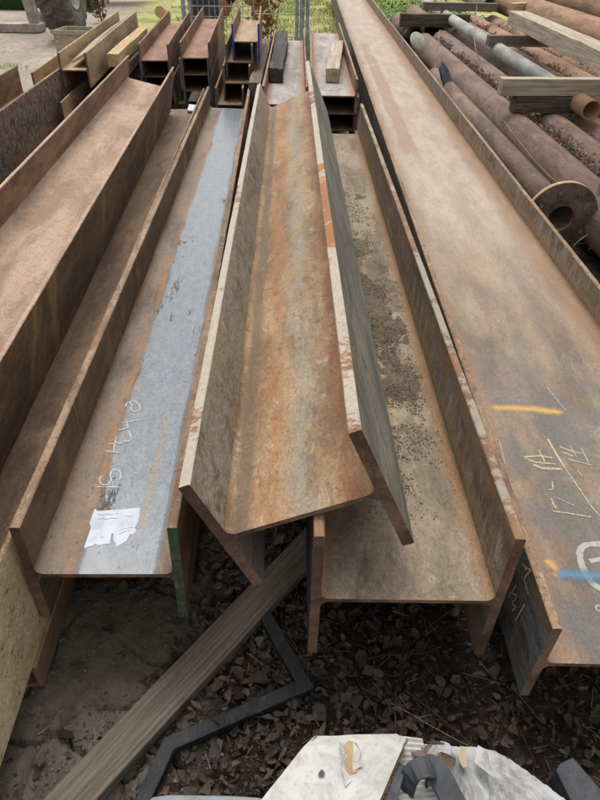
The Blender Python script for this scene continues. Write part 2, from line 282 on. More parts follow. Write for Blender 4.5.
wOld=wood('old silvered timber',S(158,146,124),S(128,114,94),S(88,76,62),9); wRot=wood('rotten dark timber',S(110,98,80),S(70,60,50),S(35,30,26),11)
def wplank():
    n=NT('grooved weathered plank'); x=n.xyz(0)
    gr=n.ma('ABSOLUTE',n.ma('SINE',n.ma('MULTIPLY',n.ma('ADD',x,n.ma('MULTIPLY',n.noise(4,4,.65,(1,.5,1)),.03)),PI/.0125)))
    g2=n.noise(90,5,.7,(1,.04,1)); bl=n.noise(6,4,.6,(1,.5,1),.5,3)
    col=n.mix(n.rmp(g2,.35,.65),S(122,112,99),S(92,83,73)); col=n.mix(n.ma('MULTIPLY',n.ma('MULTIPLY',n.rmp(gr,.3,.0),n.rmp(bl,.35,.55)),.6),col,S(72,64,54)); col=n.mix(n.ma('MULTIPLY',n.rmp(n.noise(7,5,.7,(1,.4,1),.6,6),.5,.65),.6),col,S(88,79,69)); kn=n.vor(6.5,(1.4,.8,1)); col=n.mix(n.ma('MULTIPLY',n.rmp(kn,.15,.05),.75),col,S(58,48,40)); sp_=n.noise(60,6,.8,(1,.02,1),0,77); col=n.mix(n.rmp(sp_,.66,.70),col,S(34,30,27))
    return n.fin(col,.9,n.ma('ADD',gr,n.ma('MULTIPLY',g2,.5)),.9,.003)
wPlank=wplank()
def timber(name,label,p,yaw,w,h,L,mat,pit=0,rough=.002,cat='timber',group=None,rol=0,bend=0,ny=14,chew=0,seed=0):
    """box section w x h, length L along local +Y from near end p (bottom centre)"""
    bm=bmesh.new(); rings=[]
    c=.004; pr=[]
    nx=4
    for i in range(nx+1): pr.append((-w/2+w*i/nx,0))
    for i in range(1,3): pr.append((w/2,h*i/2))
    for i in range(1,nx+1): pr.append((w/2-w*i/nx,h))
    pr.append((-w/2,h/2))
    for k in range(ny+1):
        y=L*k/ny; r=[]
        for (x,z) in pr:
            q=Vector((x*9+seed*1.37,y*3+seed,z*9)); d=noise.noise_vector(q)*rough
            e=1.0
            if chew and (k<2 or k>ny-2): e=1-chew*abs(noise.noise(q*2))
            yy=y+(noise.noise(Vector((x*30,z*30,seed)))*chew*.06 if k in(0,ny) else 0)
            r.append(bm.verts.new((x*e+d.x,yy+d.y,z*e+d.z+bend*math.sin(PI*y/L))))
        rings.append(r)
    n=len(pr)
    for k in range(ny):
        for i in range(n): j=(i+1)%n; bm.faces.new((rings[k][i],rings[k][j],rings[k+1][j],rings[k+1][i]))
    bm.faces.new(rings[0]); bm.faces.new(list(reversed(rings[-1])))
    bmesh.ops.recalc_face_normals(bm,faces=bm.faces)
    o=link(name,bm,mat); 
    md=o.modifiers.new('bevel','BEVEL'); md.width=.003; md.segments=2; md.limit_method='ANGLE'; md.angle_limit=R(50)
    o.location=p; o.rotation_mode='YXZ'; o.rotation_euler=(R(pit),R(rol),R(yaw)); return tag(o,label,cat,group)
# foreground plank
p0=Vector((-.56,.385,0)); p1=Vector((.075,1.23,0)); d=(p1-p0); yaw=math.degrees(math.atan2(-d.x,d.y))
timber('wooden_plank','grooved weathered grey plank lying diagonally on the soil beneath the beams',(p0.x,p0.y,.004),yaw,.092,.034,d.length+.35,wPlank,rough=.0015,cat='plank',ny=24)
# rear timbers
timber('timber','blackened wavy timber lying on the grey-webbed beam',(-.205,5.67,.463),.0,.115,.11,2.35,wBlk,rough=.02,chew=.3,seed=4,ny=20)
timber('timber','long grey rough timber between the blue-ended stack and the black timber',(-.372,5.5,.395),.3,.10,.10,2.45,wGrey,rough=.01,seed=8,ny=18)
timber('timber','lower dark timber under the long grey timber',(-.372,5.65,.29),.3,.10,.10,2.2,wRot,rough=.008,seed=18)
timber('timber','pale timber block lying on the grey web at the right of the rear stacks',(.25,5.36,.527),-4.2,.105,.10,1.5,wPale,rough=.004,seed=12,ny=8)
timber('timber','pale pine timber with fresh sawn end between ochre beams and left rear stack',(-1.60,5.9,.525),3.2,.10,.10,1.7,wPine,rough=.006,chew=.05,seed=2,ny=10)
timber('timber','short grey timber below the pale pine timber',(-1.58,5.95,.42),3,.09,.09,1.6,wGrey,rough=.004,seed=3)
timber('timber','bottom dark timber of the pile below the pale pine timber',(-1.60,6.0,.31),3,.1,.1,1.6,wRot,rough=.004,seed=5)
timber('board','thin weathered board leaning in the trough of the ochre beam',(-1.79,5.62,.63),4.6,.15,.018,2.8,wPale,rough=.004,cat='board',rol=-28,bend=.02,ny=16)
# dunnage that carries everything
for yy in (1.95,4.3):
    timber('dunnage_timber','dark bearer timber on the ground under the long beams, '+('nearer one' if yy<3 else 'farther one'),(1.35,yy,0),90,.1,.088,3.9,wRot,cat='timber',seed=yy)
    timber('dunnage_timber','dark bearer timber under the two leftmost long beams, '+('nearer one' if yy<3 else 'farther one'),(-1.02,yy+.15,.09),90,.1,.10,1.35,wRot,cat='timber',seed=yy+1)
for yy in (6.5,8.1):
    timber('dunnage_timber','dark bearer timber on the ground under the rear stacks, '+('nearer one' if yy<7 else 'farther one'),(.5,yy,0),90,.12,.125,2.7,wRot,cat='timber',seed=yy)
# ------------------------------------------------------------------ markings
def paint(name,col_,lo=.42,hi=.5,scale=260,alpha=1.,rough=.9,soft=False):
    col=tuple(v*.62 for v in col_); n=NT(name); t=n.t; tr=t.nodes.new('ShaderNodeBsdfTransparent'); mx=t.nodes.new('ShaderNodeMixShader')
    f=n.ma('MULTIPLY',n.rmp(n.noise(scale,4,.7),lo,hi),alpha)
    if soft:
        a=t.nodes.new('ShaderNodeAttribute'); a.attribute_name='cover'; f=n.ma('MULTIPLY',n.rmp(n.ma('ADD',a.outputs['Fac'],n.ma('MULTIPLY',n.ma('SUBTRACT',n.noise(scale,5,.75),.5),.9)),lo,hi),alpha)
    n.fin(col,rough); n.L(f,mx.inputs[0]); n.L(tr.outputs[0],mx.inputs[1]); n.L(n.b.outputs[0],mx.inputs[2]); n.L(mx.outputs[0],n.out.inputs[0]); return n.m
chalkW=paint('white chalk',S(232,230,225,1),.40,.48,alpha=.95); chalkY=paint('cream paint pen',S(236,222,180,1),.38,.5,alpha=.85); chalkF=paint('faint scratched chalk',S(215,200,180,1),.42,.56,alpha=.75)
def crom(P,k=5):
    out=[]; n=len(P); P=[Vector(p) for p in P]
    for i in range(n-1):
        a,b,c,d=P[max(i-1,0)],P[i],P[i+1],P[min(i+2,n-1)]
        for j in range(k):
            t=j/k; out.append(.5*((2*b)+(c-a)*t+(2*a-5*b+4*c-d)*t*t+(3*b-a-3*c+d)*t**3))
    return out+[P[-1]]
def strokes(parent,name,lines,w,mat,local_z=None,axis='z',off=.0009,label=None,soft=False):
    """polylines given in photo pixels, laid on the plane of the parent's web (or outer left flange face)"""
    bpy.context.view_layer.update()
    M=parent.matrix_world; Mi=M.inverted(); bm=bmesh.new(); cov={}
    if axis=='z': p=M@Vector((0,0,local_z)); n=(M.to_3x3()@Vector((0,0,1))).normalized(); nl=Vector((0,0,1))
    else: p=M@Vector((local_z,0,0)); n=(M.to_3x3()@Vector((1,0,0))).normalized(); nl=Vector((-1,0,0))
    for ln in lines:
        ww=w
        if isinstance(ln,tuple): ww,ln=ln
        P=[Mi@on_plane(u,v,p,n) for u,v in ln]
        if len(P)>=4: P=crom(P,5)
        Q=[P[0]]
        for i in range(len(P)-1):     # subdivide + slight wobble
            seg=max(1,int((P[i+1]-P[i]).length/.012))
            for k in range(1,seg+1): Q.append(P[i].lerp(P[i+1],k/seg))
        L_=[];R_=[];C_=[]
        for i,q in enumerate(Q):
            t=(Q[min(i+1,len(Q)-1)]-Q[max(i-1,0)])
            if t.length<1e-6: continue
            t.normalize(); s=nl.cross(t)*ww*.5*(1+.35*noise.noise(q*90))
            L_.append(bm.verts.new(q+s+nl*off)); R_.append(bm.verts.new(q-s+nl*off))
            if soft:
                C_.append(bm.verts.new(q+nl*off)); e=min(i,len(Q)-1-i)
                for vv,c in ((L_[-1],0),(C_[-1],min(1,e/2.5)),(R_[-1],0)): cov[vv]=c
        for i in range(len(L_)-1):
            if soft: bm.faces.new((R_[i],R_[i+1],C_[i+1],C_[i])); bm.faces.new((C_[i],C_[i+1],L_[i+1],L_[i]))
            else: bm.faces.new((R_[i],R_[i+1],L_[i+1],L_[i]))
    bm.verts.index_update(); vals=[cov.get(v,1) for v in bm.verts]
    o=link(name,bm,mat,parent)
    if soft:
        at_=o.data.attributes.new('cover','FLOAT','POINT'); at_.data.foreach_set('value',vals)
    return o
def cr(ox,oy,s,pts): return [(ox+x/s,oy+y/s) for x,y in pts]
c4=lambda *p: cr(60,360,3.53,p)
dz=.0062
strokes(D,'chalk_writing',[c4((130,447),(212,450)),c4((152,408),(140,420),(146,438),(168,440),(180,425),(178,402),(192,388),(212,396),(214,415),(206,424)),
 c4((160,322),(215,328)),c4((168,296),(216,294)),c4((190,325),(192,294)),c4((200,270),(196,290),(212,296),(226,284),(222,270),(234,288),(250,280),(246,256),(240,250)),
 c4((208,248),(240,240),(236,212)),c4((222,222),(282,212)),c4((240,150),(262,146),(280,160),(280,178),(262,182),(250,172),(254,158),(240,150),(232,165))],.0042,chalkW,dz,label=None)
# paper label
def paper():
    n=NT('torn white label paper'); c=n.mix(n.rmp(n.noise(30,4,.7),.4,.7),S(225,230,236,.66),S(205,212,222,.62)); return n.fin(c,.7)
mPaper=paper(); mInk=paint('faded print',S(150,156,180,1),.3,.5,alpha=.55)
def flat(parent,name,poly,mat,lz,off):
    bpy.context.view_layer.update()
    M=parent.matrix_world; Mi=M.inverted(); p=M@Vector((0,0,lz)); n=(M.to_3x3()@Vector((0,0,1))).normalized()
    bm=bmesh.new(); f=bm.faces.new([bm.verts.new((Mi@on_plane(u,v,p,n))+Vector((0,0,off))) for u,v in poly]); bmesh.ops.triangulate(bm,faces=[f]); return link(name,bm,mat,parent)
c8=lambda *p: cr(80,500,8.571,p)
lab=flat(D,'paper_label',c8((128,75),(145,95),(300,85),(515,68),(512,130),(500,190),(470,240),(485,275),(450,300),(430,290),(400,350),(350,385),(305,405),(312,380),(285,345),(290,295),(270,285),(262,330),(255,375),(200,380),(160,392),(130,375),(110,395),(60,405),(45,420),(36,405),(95,235),(80,200)),mPaper,dz,.0007)
lab['label']='torn white paper label with faded print'
ink=strokes(D,'label_print',[c8((150,130),(175,126),(200,133),(235,124),(262,130),(285,122)),c8((300,124),(325,118)),c8((155,168),(190,160),(225,166),(262,158),(300,160),(335,156)),c8((385,150),(410,135),(430,148),(450,132)),c8((180,322),(200,320)),c8((350,258),(420,240),(460,235)),c8((340,295),(410,262),(440,262))],.0022,mInk,dz,off=.0013)
# G marks
c5=lambda *p: cr(535,400,6.154,p); c3=lambda *p: cr(450,380,3.636,p); c6=lambda *p: cr(540,520,6.667,p)
strokes(G_,'chalk_writing',[(.006,c5((78,240),(125,325),(175,405))),(.003,c5((175,405),(260,530),(350,660),(400,715))),
 (.006,c3((268,280),(330,276),(372,284))),(.005,c3((272,284),(310,300),(382,306))),(.004,c3((322,255),(345,298))),(.008,c3((302,308),(335,322),(404,324))),
 (.005,c5((150,287),(240,322))),(.003,c5((240,322),(300,330))),(.005,c5((165,320),(232,347))),(.003,c5((215,280),(255,350))),(.004,c5((205,362),(240,375))),(.003,c5((240,375),(350,402))),(.003,c5((285,295),(330,390))),
 (.003,c5((260,435),(292,467))),(.004,c5((105,500),(112,550),(85,552))),(.004,c5((100,608),(112,640),(130,668))),(.004,c5((110,685),(200,697),(345,722))),(.0025,c5((130,600),(240,650))),(.0025,c3((352,25),(420,110))),(.0025,c3((160,215),(178,218),(200,305)))],.004,chalkY,dz)
mLoop=paint('pale grey marker paint',S(214,210,200,1),.25,.45,60,.75); mYs=paint('yellow spray paint',S(236,192,124,1.0),.1,1.0,45,.85,soft=True); mBs=paint('blue spray paint',S(120,158,186,1.0),.1,1.1,45,.85,soft=True)
strokes(G_,'painted_loop',[(.016,c6((440,160),(360,162),(300,170),(265,215),(278,300),(320,390),(370,440),(440,462),(520,440),(560,340),(540,220),(440,160))),(.012,c6((330,275),(400,262),(480,258))),(.004,c6((400,570),(375,575),(378,600),(410,610)))],.012,mLoop,dz,off=.0007)
strokes(G_,'yellow_spray_mark',[(.062,cr(450,380,3.636,[(130,100),(280,104),(430,120)])),(.045,c6((20,260),(80,300),(120,350),(90,380)))],.02,mYs,dz,off=.0005,soft=True)
strokes(G_,'blue_spray_mark',[(.062,c6((80,352),(200,365),(300,375),(420,372),(500,370))),(.016,c6((10,330),(110,350)))],.03,mBs,dz,off=.0011,soft=True)
c7=lambda *p: cr(450,510,4,p)
strokes(G_,'chalk_scrawl',[c7((300,235),(325,240),(300,275),(315,335)),c7((290,215),(318,240)),c7((240,330),(270,345),(250,370),(265,390),(250,400)),c7((262,445),(300,378)),c7((235,350),(268,300))],.005,chalkY,-.3305,axis='x',off=.001)
strokes(F_,'faint_chalk_writing',[cr(360,140,3.077,p) for p in ([(85,545),(98,540),(104,556),(92,580),(112,575)],[(92,598),(118,592)],[(95,612),(120,605)],[(98,628),(110,650),(126,632)],[(128,668),(150,690)],[(122,690),(150,672)])],.006,chalkF,.0055)
strokes(E_,'scuff_marks',[cr(200,300,3.48,p) for p in ([(330,130),(355,120),(385,112)],[(310,510),(340,495),(360,490)],[(320,515),(350,500)],[(290,545),(300,540)],[(265,160),(300,158)],[(320,60),(380,30)],[(225,270),(250,262)])],.006,chalkF,.0062)
# ------------------------------------------------------------------ ground
def groundmat():
    n=NT('yard soil'); y=n.xyz(1); x=n.xyz(0)
    a=n.noise(3,7,.7); b=n.noise(28,6,.7,off=2); c=n.noise(160,4,.7,off=4)
    near=n.mix(n.rmp(a,.35,.65),S(108,100,89),S(126,117,104)); near=n.mix(n.ma('MULTIPLY',n.rmp(b,.42,.6),.6),near,S(92,84,74)); near=n.mix(n.ma('MULTIPLY',n.rmp(c,.55,.7),.5),near,S(140,130,116))
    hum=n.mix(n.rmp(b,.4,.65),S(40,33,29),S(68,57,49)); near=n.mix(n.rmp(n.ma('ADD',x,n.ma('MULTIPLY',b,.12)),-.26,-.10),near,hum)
    far=n.mix(n.rmp(n.noise(1.2,6,.7),.35,.65),S(156,145,130),S(178,168,152)); far=n.mix(n.ma('MULTIPLY',n.rmp(n.noise(12,6,.8,off=5),.5,.62),.7),far,S(112,102,90))
    g=n.mix(n.rmp(n.noise(.9,6,.75,off=8),.4,.62),S(176,168,112),S(122,138,62)); g=n.mix(n.ma('MULTIPLY',n.rmp(n.noise(5,5,.8,off=9),.5,.62),.7),g,S(190,178,140))
    ln=n.ma('ADD',n.ma('MULTIPLY',n.rmp(y,9.2,8.),-9.),n.ma('ADD',n.ma('ADD',x,n.ma('MULTIPLY',n.ma('SUBTRACT',y,12.),.12)),n.ma('MULTIPLY',n.noise(.9,5,.7,off=3),1.4)))
    far=n.mix(n.rmp(ln,-2.9,-2.2),far,g)
    col=n.mix(n.rmp(y,3.2,5.5),near,far)
    return n.fin(col,1.,n.ma('ADD',n.ma('MULTIPLY',b,.7),n.ma('MULTIPLY',c,.4)),1.,.012,spec=.15)
def axis_pts(lo,hi,step,far,grow=1.35):
    v=[lo+step*i for i in range(int((hi-lo)/step)+1)]; s=step; a=v[-1]
    while a<far: s*=grow; a+=s; v.append(a)
    s=step; a=v[0]; pre=[]
    while a>-far: s*=grow; a-=s; pre.append(a)
    return list(reversed(pre))+v
def soil_h(x,y):
    p=Vector((x,y,0))
    h=.008*noise.fractal(p*2.2,1.0,2.0,4)+.004*noise.fractal(p*22,1.0,2.0,4)
    if -.9<x<.0 and .3<y<1.9:
        q=p+.03*noise.noise_vector(p*6)+.012*noise.noise_vector(p*28)
        dd,_=noise.voronoi(q*5.2); e=dd[1]-dd[0]
        m=max(0,min(1,(noise.noise(p*2.6+Vector((3,1,0)))+.42)*2.6))*max(0,min(1,(-.08-x)/.15))
        if e<.04: h-=.035*m*(1-e/.04)**.45
        h+=.005*m*min(1,e*2)+.003*abs(noise.noise(p*45))
    return h*(1 if y<4 else .4)
xs=axis_pts(-.85,.0,.006,.0,1.3)+axis_pts(.006,1.0,.014,400,1.3); xs=sorted(set([x for x in axis_pts(-.85,1.,.014,400,1.3) if x<-.851]+[-.85+.006*i for i in range(142)]+[x for x in axis_pts(-.85,1.,.014,400,1.3) if x>.0])); ys=axis_pts(.38,1.5,.006,400,1.3)
bm=bmesh.new(); gv=[[bm.verts.new((x,y,soil_h(x,y)-.012)) for x in xs] for y in ys]
for j in range(len(ys)-1):
    for i in range(len(xs)-1): bm.faces.new((gv[j][i],gv[j][i+1],gv[j+1][i+1],gv[j+1][i]))
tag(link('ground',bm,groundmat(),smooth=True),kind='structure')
# ------------------------------------------------------------------ litter
def leafmat(name,cols,rough=.8):
    n=NT(name); g=n.t.nodes.new('ShaderNodeNewGeometry').outputs['Random Per Island']; c=n.noise(120,4,.7)
    g2=n.ma('FRACT',n.ma('MULTIPLY',g,7.31)); col=n.mix(g,cols[0],cols[1]); col=n.mix(n.rmp(g2,.72,.95),col,cols[2]); col=n.mix(n.rmp(g2,.28,.0),col,cols[3]); col=n.mix(n.ma('MULTIPLY',n.rmp(c,.45,.65),.45),col,cols[3])
    m=n.fin(col,rough,c,.5,.001); return m
mLeaf=leafmat('dead brown leaves',[S(58,51,46),S(92,80,70),S(104,84,70),S(40,35,31)]); mTwig=leafmat('dry twigs',[S(92,78,64),S(62,52,44),S(150,132,108),S(44,37,31)])
mSeed=leafmat('brown seed husks',[S(90,72,60),S(120,100,84),S(60,48,40),S(150,132,114)])
def add_leaf(bm,p,size,up=.5):
    rot=Euler((random.gauss(0,up),random.gauss(0,up),random.uniform(0,2*PI))).to_matrix()
    w=size*random.choice((.16,.26,.34,.42)); cu=random.uniform(-.9,1.6); fo=random.uniform(.0,.9); sk=random.uniform(-.3,.3)
    n=4; L_=[];M_=[];R_=[]
    for i in range(n+1):
        t=i/n; a=cu*t*1.2; yy=size*(math.sin(a)/cu/1.2 if abs(cu)>.05 else t); zz=size*((1-math.cos(a))/cu/1.2 if abs(cu)>.05 else 0)
        ww=w*math.sin(PI*min(1,t*.93+.04))**.7*(1+.3*random.uniform(-1,1)*(0<i<n))
        xo=sk*size*t*t; M_.append((xo,yy,zz)); L_.append((xo-ww,yy,zz+ww*fo)); R_.append((xo+ww*random.uniform(.6,1.2),yy,zz+ww*fo*random.uniform(.5,1.3)))
    V=lambda q: bm.verts.new(Vector(p)+rot@Vector(q))
    l=[V(q) for q in L_]; m=[V(q) for q in M_]; r=[V(q) for q in R_]
    for i in range(n): bm.faces.new((l[i],m[i],m[i+1],l[i+1])); bm.faces.new((m[i],r[i],r[i+1],m[i+1]))
def add_twig(bm,p,d,L,r,bendy=.25,sides=5,segs=6):
    d=Vector(d).normalized(); pos=Vector(p); rings=[]
    for i in range(segs+1):
        a=d.cross(Vector((0,0,1)));  a=a.normalized() if a.length>1e-3 else Vector((1,0,0)); b=a.cross(d)
        rr=r*(1-.6*i/segs); rings.append([bm.verts.new(pos+(a*math.cos(2*PI*k/sides)+b*math.sin(2*PI*k/sides))*rr) for k in range(sides)])
        pos=pos+d*L/segs; d=(d+Vector((random.uniform(-1,1),random.uniform(-1,1),random.uniform(-.3,.3)))*bendy*.5).normalized()
    for i in range(segs):
        for k in range(sides): bm.faces.new((rings[i][k],rings[i][(k+1)%sides],rings[i+1][(k+1)%sides],rings[i+1][k]))
    bm.faces.new(rings[0]); bm.faces.new(rings[-1])
bm=bmesh.new(); cnt=0
while cnt<19000:
    x=random.uniform(-.75,1.3); y=random.uniform(.25,2.2)
    dens=max(0,min(1,(x+.34+.18*noise.noise((x*4,y*4,1)))/.25))
    if x<-.15 and y>1.05: dens=max(dens,.6)
    if dens<.2: dens=.035
    if x>.35: dens*=.62
    if random.random()>dens: continue
    add_leaf(bm,(x,y,soil_h(x,y)-.008+.024*random.random()**1.5),(.007+.034*random.random()**2.5)*(1 if x<.33 else .8),.30); cnt+=1
tag(link('leaf_litter',bm,mLeaf,smooth=True),'layer of dead brown leaves covering the soil under the beams','leaf litter',kind='stuff')
bm=bmesh.new()
for i in range(3600):
    x=random.uniform(-.7,1.2) if i%5 else random.uniform(.1,1.2); y=random.uniform(.3,1.8)
    if x<-.25 and random.random()<.7: continue
    a=random.uniform(0,2*PI); add_twig(bm,(x,y,soil_h(x,y)+random.uniform(0,.02)),(math.cos(a),math.sin(a),random.uniform(-.1,.15)),random.uniform(.008,.05)*(3.4 if random.random()<.06 else 1),random.uniform(.0005,.0015),sides=3,segs=4)
for (u0,v0,u1,v1,r) in ((455,548+60,400,640,.002),(410,560+70,403,720,.004),(385,700,480,750,.0018),(380,655,440,655,.0022),(405,690,482,748,.002),(250,655,300,690,.0018),(255,700,295,668,.0018),(515,690,535,715,.0018),(397,760,392,690,.0025)):
    a=at(u0,v0,.012); b=at(u1,v1,.016); add_twig(bm,a,b-a,(b-a).length,r,.12,6,10)
tag(link('twigs',bm,mTwig),'thin dry twigs and stalks strewn over the leaves','twigs',kind='stuff')
bm=bmesh.new()
def clod(bm,p,r):
    vs=[]; m=Euler([random.uniform(0,3) for _ in range(3)]).to_matrix()
    for q in ((1,0,0),(0,1,0),(-1,0,0),(0,-1,0),(0,0,1),(0,0,-1)): vs.append(bm.verts.new(Vector(p)+m@(Vector(q)*r*random.uniform(.5,1.2))))
    for a,b,c in ((0,1,4),(1,2,4),(2,3,4),(3,0,4),(1,0,5),(2,1,5),(3,2,5),(0,3,5)): bm.faces.new((vs[a],vs[b],vs[c]))
for i in range(9000):
    x=random.uniform(-.75,.05); y=random.uniform(.35,1.7); clod(bm,(x,y,soil_h(x,y)-.011),random.choice((.0012,.002,.003,.006))*random.uniform(.6,1.3))
mClod=leafmat('soil crumbs',[S(108,100,89),S(128,119,106),S(94,86,76),S(82,74,64)],.95)
tag(link('soil_crumbs',bm,mClod),'crumbs of dry grey soil strewn around the cracked earth','soil crumbs',kind='stuff')
bm=bmesh.new(); bpy.context.view_layer.update(); MF=F_.matrix_world
nx_,ny_=60,420; g_={}
def dh(lx,ly):
    e=max(0,1-((lx-.035)/.15)**2); m=(max(0,1-abs(ly-1.05)/1.05)**.5 if ly<2.1 else 0)*max(0,min(1,(ly-.38)/.45))
    far=.5*max(0,1-abs(ly-2.6)/.5)
    f=.5+.9*noise.fractal((lx*9,ly*5.5,3),1,2,5)
    return .019*(max(m,far)*f*e-.20)+.006*noise.fractal((lx*38,ly*38,0),.8,2,5)*max(m,far)
for i in range(nx_+1):
    for j in range(ny_+1):
        lx=-.17+.34*i/nx_; ly=.32+2.9*j/ny_; h=dh(lx,ly); g_[i,j]=(lx,ly,h)
vv_={}
def gv_(k):
    if k not in vv_: lx,ly,h=g_[k]; vv_[k]=bm.verts.new(MF@Vector((lx,ly,.0045+max(-.001,min(h,.026)))))
    return vv_[k]
for i in range(nx_):
    for j in range(ny_):
        q=[(i,j),(i+1,j),(i+1,j+1),(i,j+1)]
        if max(g_[k][2] for k in q)>.0012: bm.faces.new([gv_(k) for k in q])
_n=NT('clumped grey dirt'); _a=_n.noise(45,8,.8); _b=_n.noise(220,4,.8,off=3); _c=_n.mix(_n.rmp(_a,.38,.62),S(134,120,101,.75),S(166,150,128,.78)); _c=_n.mix(_n.ma('MULTIPLY',_n.rmp(_b,.5,.64),.6),_c,S(108,96,81,.74)); mLay=_n.fin(_c,1.,_n.ma('ADD',_a,_n.ma('MULTIPLY',_b,.7)),1.,.012,spec=.1)
tag(link('clumped_dirt',bm,mLay),'clumped grey-brown dirt lying in the trough of the sandy beam','dirt',kind='stuff')
# loose dirt in the trough of F
bm=bmesh.new(); bpy.context.view_layer.update()
def grit(bm,p,r): clod(bm,p,r*1.15)
k=0
while k<7500:
    lx=random.gauss(.04,.075); ly=random.triangular(.2,3.0,.7)
    if abs(lx)>.178: continue
    f=noise.fractal((lx*7,ly*5,0),1,2,3)
    if f<.02+.2*abs(lx-.04)*3: 
        if random.random()>.06: continue
    grit(bm,MF@Vector((lx,ly,.0065+max(0,dh(lx,ly)))),random.choice((.001,.0014,.0018,.0026))*random.uniform(.7,1.3)); k+=1
mDirt=leafmat('grey brown dirt crumbs',[S(140,125,106),S(164,148,127),S(122,108,91),S(104,91,76)],.95)
tag(link('dirt_crumbs',bm,mDirt),'grey dirt crumbs scattered along the sandy beam trough','dirt',kind='stuff')
# ------------------------------------------------------------------ bent black bar
mBlkM=steel('black bitumen bar',S(50,52,57),S(34,36,40),S(74,66,58),S(84,84,84),120,amt=.4,rough=.6,grain=.5,patch=.8)
def barpath(bm,pts,w,h,mi=0):
    n=len(pts); rings=[]
    for i,p in enumerate(pts):
        p=Vector(p); a=Vector()
        t1=(p-Vector(pts[i-1])).normalized() if i>0 else (Vector(pts[1])-p).normalized(); t2=(Vector(pts[i+1])-p).normalized() if i<n-1 else t1; a=(t1+t2).normalized()
        c=max(.45,math.cos(t1.angle(t2)/2)); s=Vector((-a.y,a.x,0))*w/2/c
        rings.append([bm.verts.new(p+s),bm.verts.new(p-s),bm.verts.new(p-s+Vector((0,0,h))),bm.verts.new(p+s+Vector((0,0,h)))])
    for i in range(n-1):
        for k in range(4): bm.faces.new((rings[i][k],rings[i][(k+1)%4],rings[i+1][(k+1)%4],rings[i+1][k]))
    bm.faces.new(rings[0]); bm.faces.new(rings[-1])
bm=bmesh.new()
pts=[at(u,v,.01)for u,v in((252,596),(305,689),(170,748),(138,818))]
barpath(bm,pts,.034,.024)
o=link('bent_metal_bar',bm,mBlkM); md=o.modifiers.new('bevel','BEVEL'); md.width=.003; md.segments=2
tag(o,'black metal bar bent into a zigzag on the leaf litter beside the plank','metal bar')
# ------------------------------------------------------------------ foreground packaging
def paperm(name,a,b,c,off=0,holes=None):
    n=NT(name); x=n.noise(14,6,.7,(1,1,1),1.,off); y=n.noise(60,4,.7,off=off+2)
    col=n.mix(n.rmp(x,.4,.65),a,b); col=n.mix(n.ma('MULTIPLY',n.rmp(y,.55,.7),.5),col,c); return n.fin(col,.65,n.ma('ADD',x,n.ma('MULTIPLY',y,.4)),.5,.003)
mCard=paperm('white printed cardboard',S(214,212,206,.66),S(190,186,178,.62),S(160,150,136,.6)); mKraft=paperm('brown torn cardboard',S(178,150,112),S(150,122,88),S(105,84,62),4)
mFilm=paperm('dirty white plastic film',S(200,199,196,.62),S(160,158,154,.58),S(120,114,104,.55),6); mRub=paperm('dark grey rubber',S(72,74,78),S(54,56,60),S(90,92,95),8); mGreyP=paperm('pale grey plastic',S(150,154,156),S(130,134,136),S(110,112,114),9)
box=empty('cardboard_box',(.07,.35,0),'crumpled white cardboard carton with torn brown corrugated edge at the bottom of the view','cardboard box')
Z=.30
quad=[at(262,800,Z),at(315,732,Z),at(398,729,Z),at(407,737,Z+.004),at(380,800,Z+.004)]
# continue the sheet towards the feet
quad[0]=at(255,808,Z); A0=quad[0]+Vector((-.06,-.22,0)); A1=quad[4]+Vector((-.05,-.22,0))
def sheet(poly,th,mats,parent,name,crumple=.002,cuts=5,loc=(.07,.35,0),edge=1,fold=None):
    bm=bmesh.new(); o=Vector(loc); vs=[bm.verts.new(Vector(p)-o) for p in poly]; f=bm.faces.new(vs)
    bmesh.ops.triangulate(bm,faces=[f]); bmesh.ops.subdivide_edges(bm,edges=bm.edges,cuts=cuts,use_grid_fill=True)
    for v in bm.verts:
        v.co.z+=crumple*noise.fractal(v.co*14,1,2,3)*2
        if fold is not None: v.co.z-=max(0,v.co.y+o.y-fold)*.55
    top=list(bm.faces)
    r=bmesh.ops.extrude_face_region(bm,geom=top); nv=[g for g in r['geom'] if isinstance(g,bmesh.types.BMVert)]
    for v in nv: v.co.z-=th
    bm.normal_update()
    for fa in bm.faces:
        if abs(fa.normal.z)<.5: fa.material_index=edge
    return link(name,bm,mats,parent)
sheet([A0]+quad+[A1],.007,[mCard,mKraft],box,'lid',.0022,9,fold=.500)
# corrugation visible along the torn right edge
bm=bmesh.new(); e0=quad[3]-Vector((.07,.35,0)); e1=quad[4]-Vector((.07,.35,0)); nn=70
side=(e1-e0).normalized().cross(Vector((0,0,1)));  side=-side if side.x<0 else side
prev=None
for i in range(nn+1):
    t=i/nn; p=e0.lerp(e1,t)+Vector((0,0,-.004+(.0024 if i%2 else -.0024)))+side*random.uniform(.002,.006)
    q=p-side*.004; a=bm.verts.new(p); b=bm.verts.new(q)
    if prev: bm.faces.new((prev[0],a,b,prev[1]))
    prev=(a,b)
link('corrugated_edge',bm,mKraft,box)
def strip(poly3,mat,parent,name,loc=(.07,.35,0)):
    bm=bmesh.new(); o=Vector(loc); f=bm.faces.new([bm.verts.new(Vector(p)-o) for p in poly3]); bmesh.ops.triangulate(bm,faces=[f]); return link(name,bm,mat,parent)
